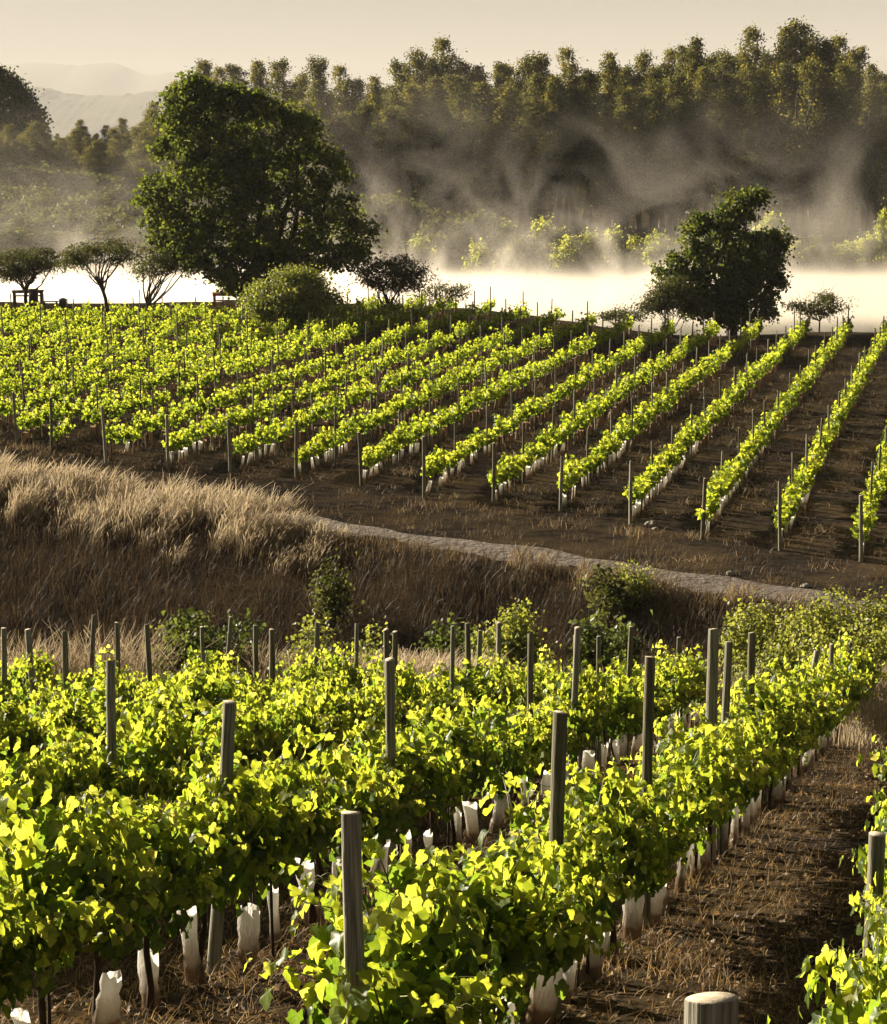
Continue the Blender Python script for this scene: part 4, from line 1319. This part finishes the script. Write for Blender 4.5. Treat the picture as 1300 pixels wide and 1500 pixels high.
# ------------------------------------------------------------------ bushes of the gully
def bush(px, d, wpx, py_top, label, seed, mtl=M_SCRUB, size=.09, tmpl=DIA, kind='dome', per=7, name='gully_bush', nl=26, tone0=.5, base_z=None):
    rg = np.random.default_rng(seed)
    xx, zz = ray(px, py_top)
    x = xx * d
    zb = float(ground(x, d)) if base_z is None else base_z
    H = max(.6, zz * d - zb); w = wpx * d / F / 2
    bl = []
    if kind == 'dome':
        for i in range(9):
            a = rg.uniform(0, 6.28); r_ = rg.random() ** .5 * w * .62
            bl.append((math.cos(a) * r_, math.sin(a) * r_, H * rg.uniform(.35, .72) * (1 - .35 * (r_ / w) ** 2), w * rg.uniform(.3, .48), w * rg.uniform(.3, .48), H * rg.uniform(.2, .3)))
        bl.append((0, 0, H * .76, w * .4, w * .4, H * .24))
    else:                                       # upright sprays
        for i in range(int(kind)):
            a = rg.uniform(0, 6.28); r_ = rg.random() * w * .8
            zt = H * rg.uniform(.55, 1.0)
            for f in (.35, .6, .85):
                bl.append((math.cos(a) * r_ * (.4 + .6 * f), math.sin(a) * r_ * (.4 + .6 * f), zt * f, .13, .13, zt * .17))
    b = Bag(); crown(b, bl, per, .28, nl, size, tmpl, rg, flat=.9, shell=.7, deep=.6, up=.4, tone0=tone0)
    tr = trunk_mesh('bush_stems', .04, (0, 0, .25), [q_[:3] for q_ in bl], M_TREEBARK, rg, .06, base=(0, 0, -.15), twigs=3, twig_len=.3)
    tree(name, Vector((x, d, zb)), b.mesh('bush_crown', mtl), tr, label, 'bush')
bush(752, 40.5, 100, 884, 'pale round green bush just beyond the vines, centre right', 601, M_SCRUB, .08, per=15, tone0=.75, nl=34)
bush(655, 39, 60, 900, 'small leafy shrub left of the pale round bush', 602, M_WEED, .10, kind=7)
bush(700, 41, 70, 915, 'low shrub touching the left side of the pale round bush', 603, M_SCRUB, .09)
bush(862, 39.5, 60, 893, 'tall leafy shrub standing between posts right of the pale round bush', 604, M_WEED, .11, kind=8)
bush(915, 40, 55, 915, 'small leafy shrub right of the tall leafy shrub', 605, M_WEED, .11, kind=6)
bush(300, 36.5, 70, 852, 'tall thin leafy plant sticking up against the dark bank, left half', 606, M_WEED, .11, kind=6)
bush(268, 37, 90, 893, 'dark green bushy plant left of the tall thin plant', 607, M_DARK, .10)
bush(345, 37, 50, 905, 'small shrub right of the tall thin plant', 608, M_WEED, .1, kind=5)
bush(465, 37.5, 110, 908, 'grey green weedy bush behind the posts, left of centre', 609, M_SCRUB, .08, per=8)
bush(545, 38.5, 70, 915, 'low grey bush between the weedy bush and the golden grass', 610, M_SCRUB, .08)
def bank_bush(px, py_base, d, wpx, hpx, label, seed, mtl, tone0=.5, kind='dome', size=.10):
    p = at(px, py_base, d)
    bush(px, d, wpx, py_base - hpx, label, seed, mtl, size, kind=kind, per=7, base_z=float(ground(p.x, d)), name='bank_bush', tone0=tone0)
bank_bush(488, 895, 51.5, 56, 72, 'dark upright bush with pale top growing on the grassy bank', 620, M_ACA, .6)
bank_bush(890, 880, 48.6, 76, 50, 'spiky olive bush beside the dirt road', 621, M_ACA, .8)
bank_bush(935, 862, 48.9, 36, 40, 'small wispy bush at the road edge right of the olive bush', 622, M_SCRUB, .55, kind=5, size=.07)
for i, (px, d, w, py) in enumerate([(1105, 40.0, 110, 888), (1165, 41.5, 120, 882), (1225, 42.0, 130, 868), (1285, 42.0, 130, 878), (1140, 38.5, 110, 925), (1200, 39.0, 120, 915), (1262, 39.5, 130, 912), (1320, 40.0, 120, 905)]):
    lab = ['leftmost bush of the big thicket at the right edge', 'second bush from the left at the back of the right thicket', 'tallest bush of the big thicket at the right edge', 'back bush of the right thicket, cut by the photo\'s edge',
           'front left bush of the right thicket, behind the stout posts', 'front bush in the middle of the right thicket', 'dark front bush at the right end of the vines', 'front bush of the thicket cut by the right edge'][i]
    bush(px, d, w, py, lab, 640 + i, M_SCRUB, 0.08, per=11, tone0=.7, name='thicket_bush')

# stones on the headland
M_STONE = noise_mat('pale_stone', [(.3, (.16, .14, .11)), (.7, (.30, .27, .22))], 6, 6, .9, .5, bdist=.02)
sb_ = []
for (px, py, r_) in [(953, 770, .16), (1070, 842, .12), (960, 776, .09), (1180, 860, .11)]:
    p2 = hit(px, py)
    u = rdir(42, rg); 
    import bmesh
    bm = bmesh.new(); bmesh.ops.create_icosphere(bm, subdivisions=2, radius=r_)
    for v in bm.verts:
        v.co *= 1 + .25 * math.sin(v.co.x * 31 + px) * math.cos(v.co.y * 27) + .1 * rg.normal()
        v.co.z *= .6
    me = bpy.data.meshes.new('stone'); bm.to_mesh(me); bm.free(); me.materials.append(M_STONE)
    so = new_obj('stone', me); so.location = (p2.x, p2.y, float(ground(p2.x, p2.y)) + r_ * .25)
    tag(so, {953: 'largest pale stone lying on the headland between road and rows', 1070: 'pale stone lying near the road below the row ends', 960: 'small stone touching the largest pale stone', 1180: 'stone at the right end of the dirt road'}[px], 'stone')

# ------------------------------------------------------------------ table, bin and the rest by the water
M_REDWOOD = noise_mat('red_brown_wood', [(.3, (.16, .05, .024)), (.7, (.32, .115, .055))], 5, 6, .7, .4, stretch=(.3, 3, 3), bdist=.01)
M_GREYWOOD = noise_mat('dark_old_wood', [(.3, (.045, .03, .02)), (.7, (.12, .08, .05))], 5, 6, .8, .4, stretch=(.3, 3, 3), bdist=.01)
M_BIN = noise_mat('dark_bin', [(.3, (.03, .026, .024)), (.7, (.06, .05, .045))], 3, 4, .6, .2)
M_BLUE = noise_mat('blue_grey_cover', [(.3, (.08, .11, .16)), (.7, (.16, .20, .27))], 4, 4, .7, .3)
def table(px, py_top, d, w, dep, label, mtl, rz=0.0, apron=.11, bar=.35):
    p = at(px, py_top, d)
    zb = float(ground(p.x, d))
    H = p.z - zb
    t = empty('wooden_table', (p.x, d, zb), rz)
    tag(t, label, 'table')
    b = Bag()
    for i in range(4): b.add(*box(0, (i - 1.5) * dep / 4, H - .025, w, dep / 4 - .012, .05))
    new_obj('tabletop', b.mesh('tabletop', mtl), t)
    b = Bag()
    for s_ in (-1, 1): b.add(*box(0, s_ * (dep / 2 - .06), H - .055 - apron / 2, w - .1, .035, apron))
    new_obj('apron', b.mesh('apron', mtl), t)
    for sx in (-1, 1):
        for sy in (-1, 1):
            b = Bag(); b.add(*box(sx * (w / 2 - .14), sy * (dep / 2 - .12), (H - .055) / 2 - .06, .11, .09, H - .055 + .1))
            new_obj('leg', b.mesh('leg', mtl), t)
    b = Bag(); b.add(*box(0, 0, H - bar, w - .4, .05, .09))
    new_obj('stretcher', b.mesh('stretcher', mtl), t)
    return t
table(334, 428, 131, 1.95, .8, 'reddish brown wooden table by the water left of the round bushy acacia', M_REDWOOD, apron=.16, bar=.52)
table(41, 425, 131, 1.95, .8, 'long dark wooden table by the water at the left edge', M_GREYWOOD, .05)
p = at(49, 423, 129.5); zb = float(ground(p.x, p.y))
t = empty('waste_bin', (p.x, p.y, zb)); tag(t, 'dark square bin standing in front of the table at the left edge', 'bin')
b = Bag(); b.add(*box(0, 0, (p.z - zb) / 2 - .03, .50, .50, p.z - zb - .06)); new_obj('body', b.mesh('bin_body', M_BIN), t)
b = Bag(); b.add(*box(0, 0, p.z - zb - .03, .56, .56, .055)); new_obj('lid', b.mesh('bin_lid', M_BIN), t)
p = at(92, 436, 130.5); zb = float(ground(p.x, p.y))
t = empty('covered_barrel', (p.x, p.y, zb)); tag(t, 'small blue grey dome topped barrel by the water between two thin posts', 'barrel')
H = p.z - zb
rp = [(.20, -.05), (.23, .1), (.235, H * .5), (.23, H * .72)]
def lathe(prof, mtl, nm, par):
    S_ = 16
    V = [(math.cos(2 * math.pi * k_ / S_) * r_, math.sin(2 * math.pi * k_ / S_) * r_, z_) for r_, z_ in prof for k_ in range(S_)]
    i2, k2 = np.meshgrid(np.arange(len(prof) - 1), np.arange(S_), indexing='ij')
    Fq = np.stack([i2 * S_ + k2, i2 * S_ + (k2 + 1) % S_, (i2 + 1) * S_ + (k2 + 1) % S_, (i2 + 1) * S_ + k2], -1).reshape(-1, 4)
    return new_obj(nm, make_mesh(nm, V, [Fq], mtl, smooth_sh=True), par)
lathe(rp, M_BIN, 'body', t)
lathe([(.25, H * .70), (.25, H * .78), (.20, H * .9), (.11, H * .97), (.005, H)], M_BLUE, 'cover', t)
p = at(74, 441, 130.5); zb = float(ground(p.x, p.y))
t = empty('plank_bench', (p.x, p.y, zb)); tag(t, 'low plank bench by the water right of the dark bin', 'bench')
b = Bag(); b.add(*box(0, 0, p.z - zb - .03, 1.0, .28, .06)); new_obj('seat', b.mesh('bench_seat', M_GREYWOOD), t)
for s_ in (-1, 1):
    b = Bag(); b.add(*box(s_ * .38, 0, (p.z - zb - .06) / 2 - .05, .09, .24, max(.1, p.z - zb - .06 + .1))); new_obj('leg', b.mesh('bench_leg', M_GREYWOOD), t)
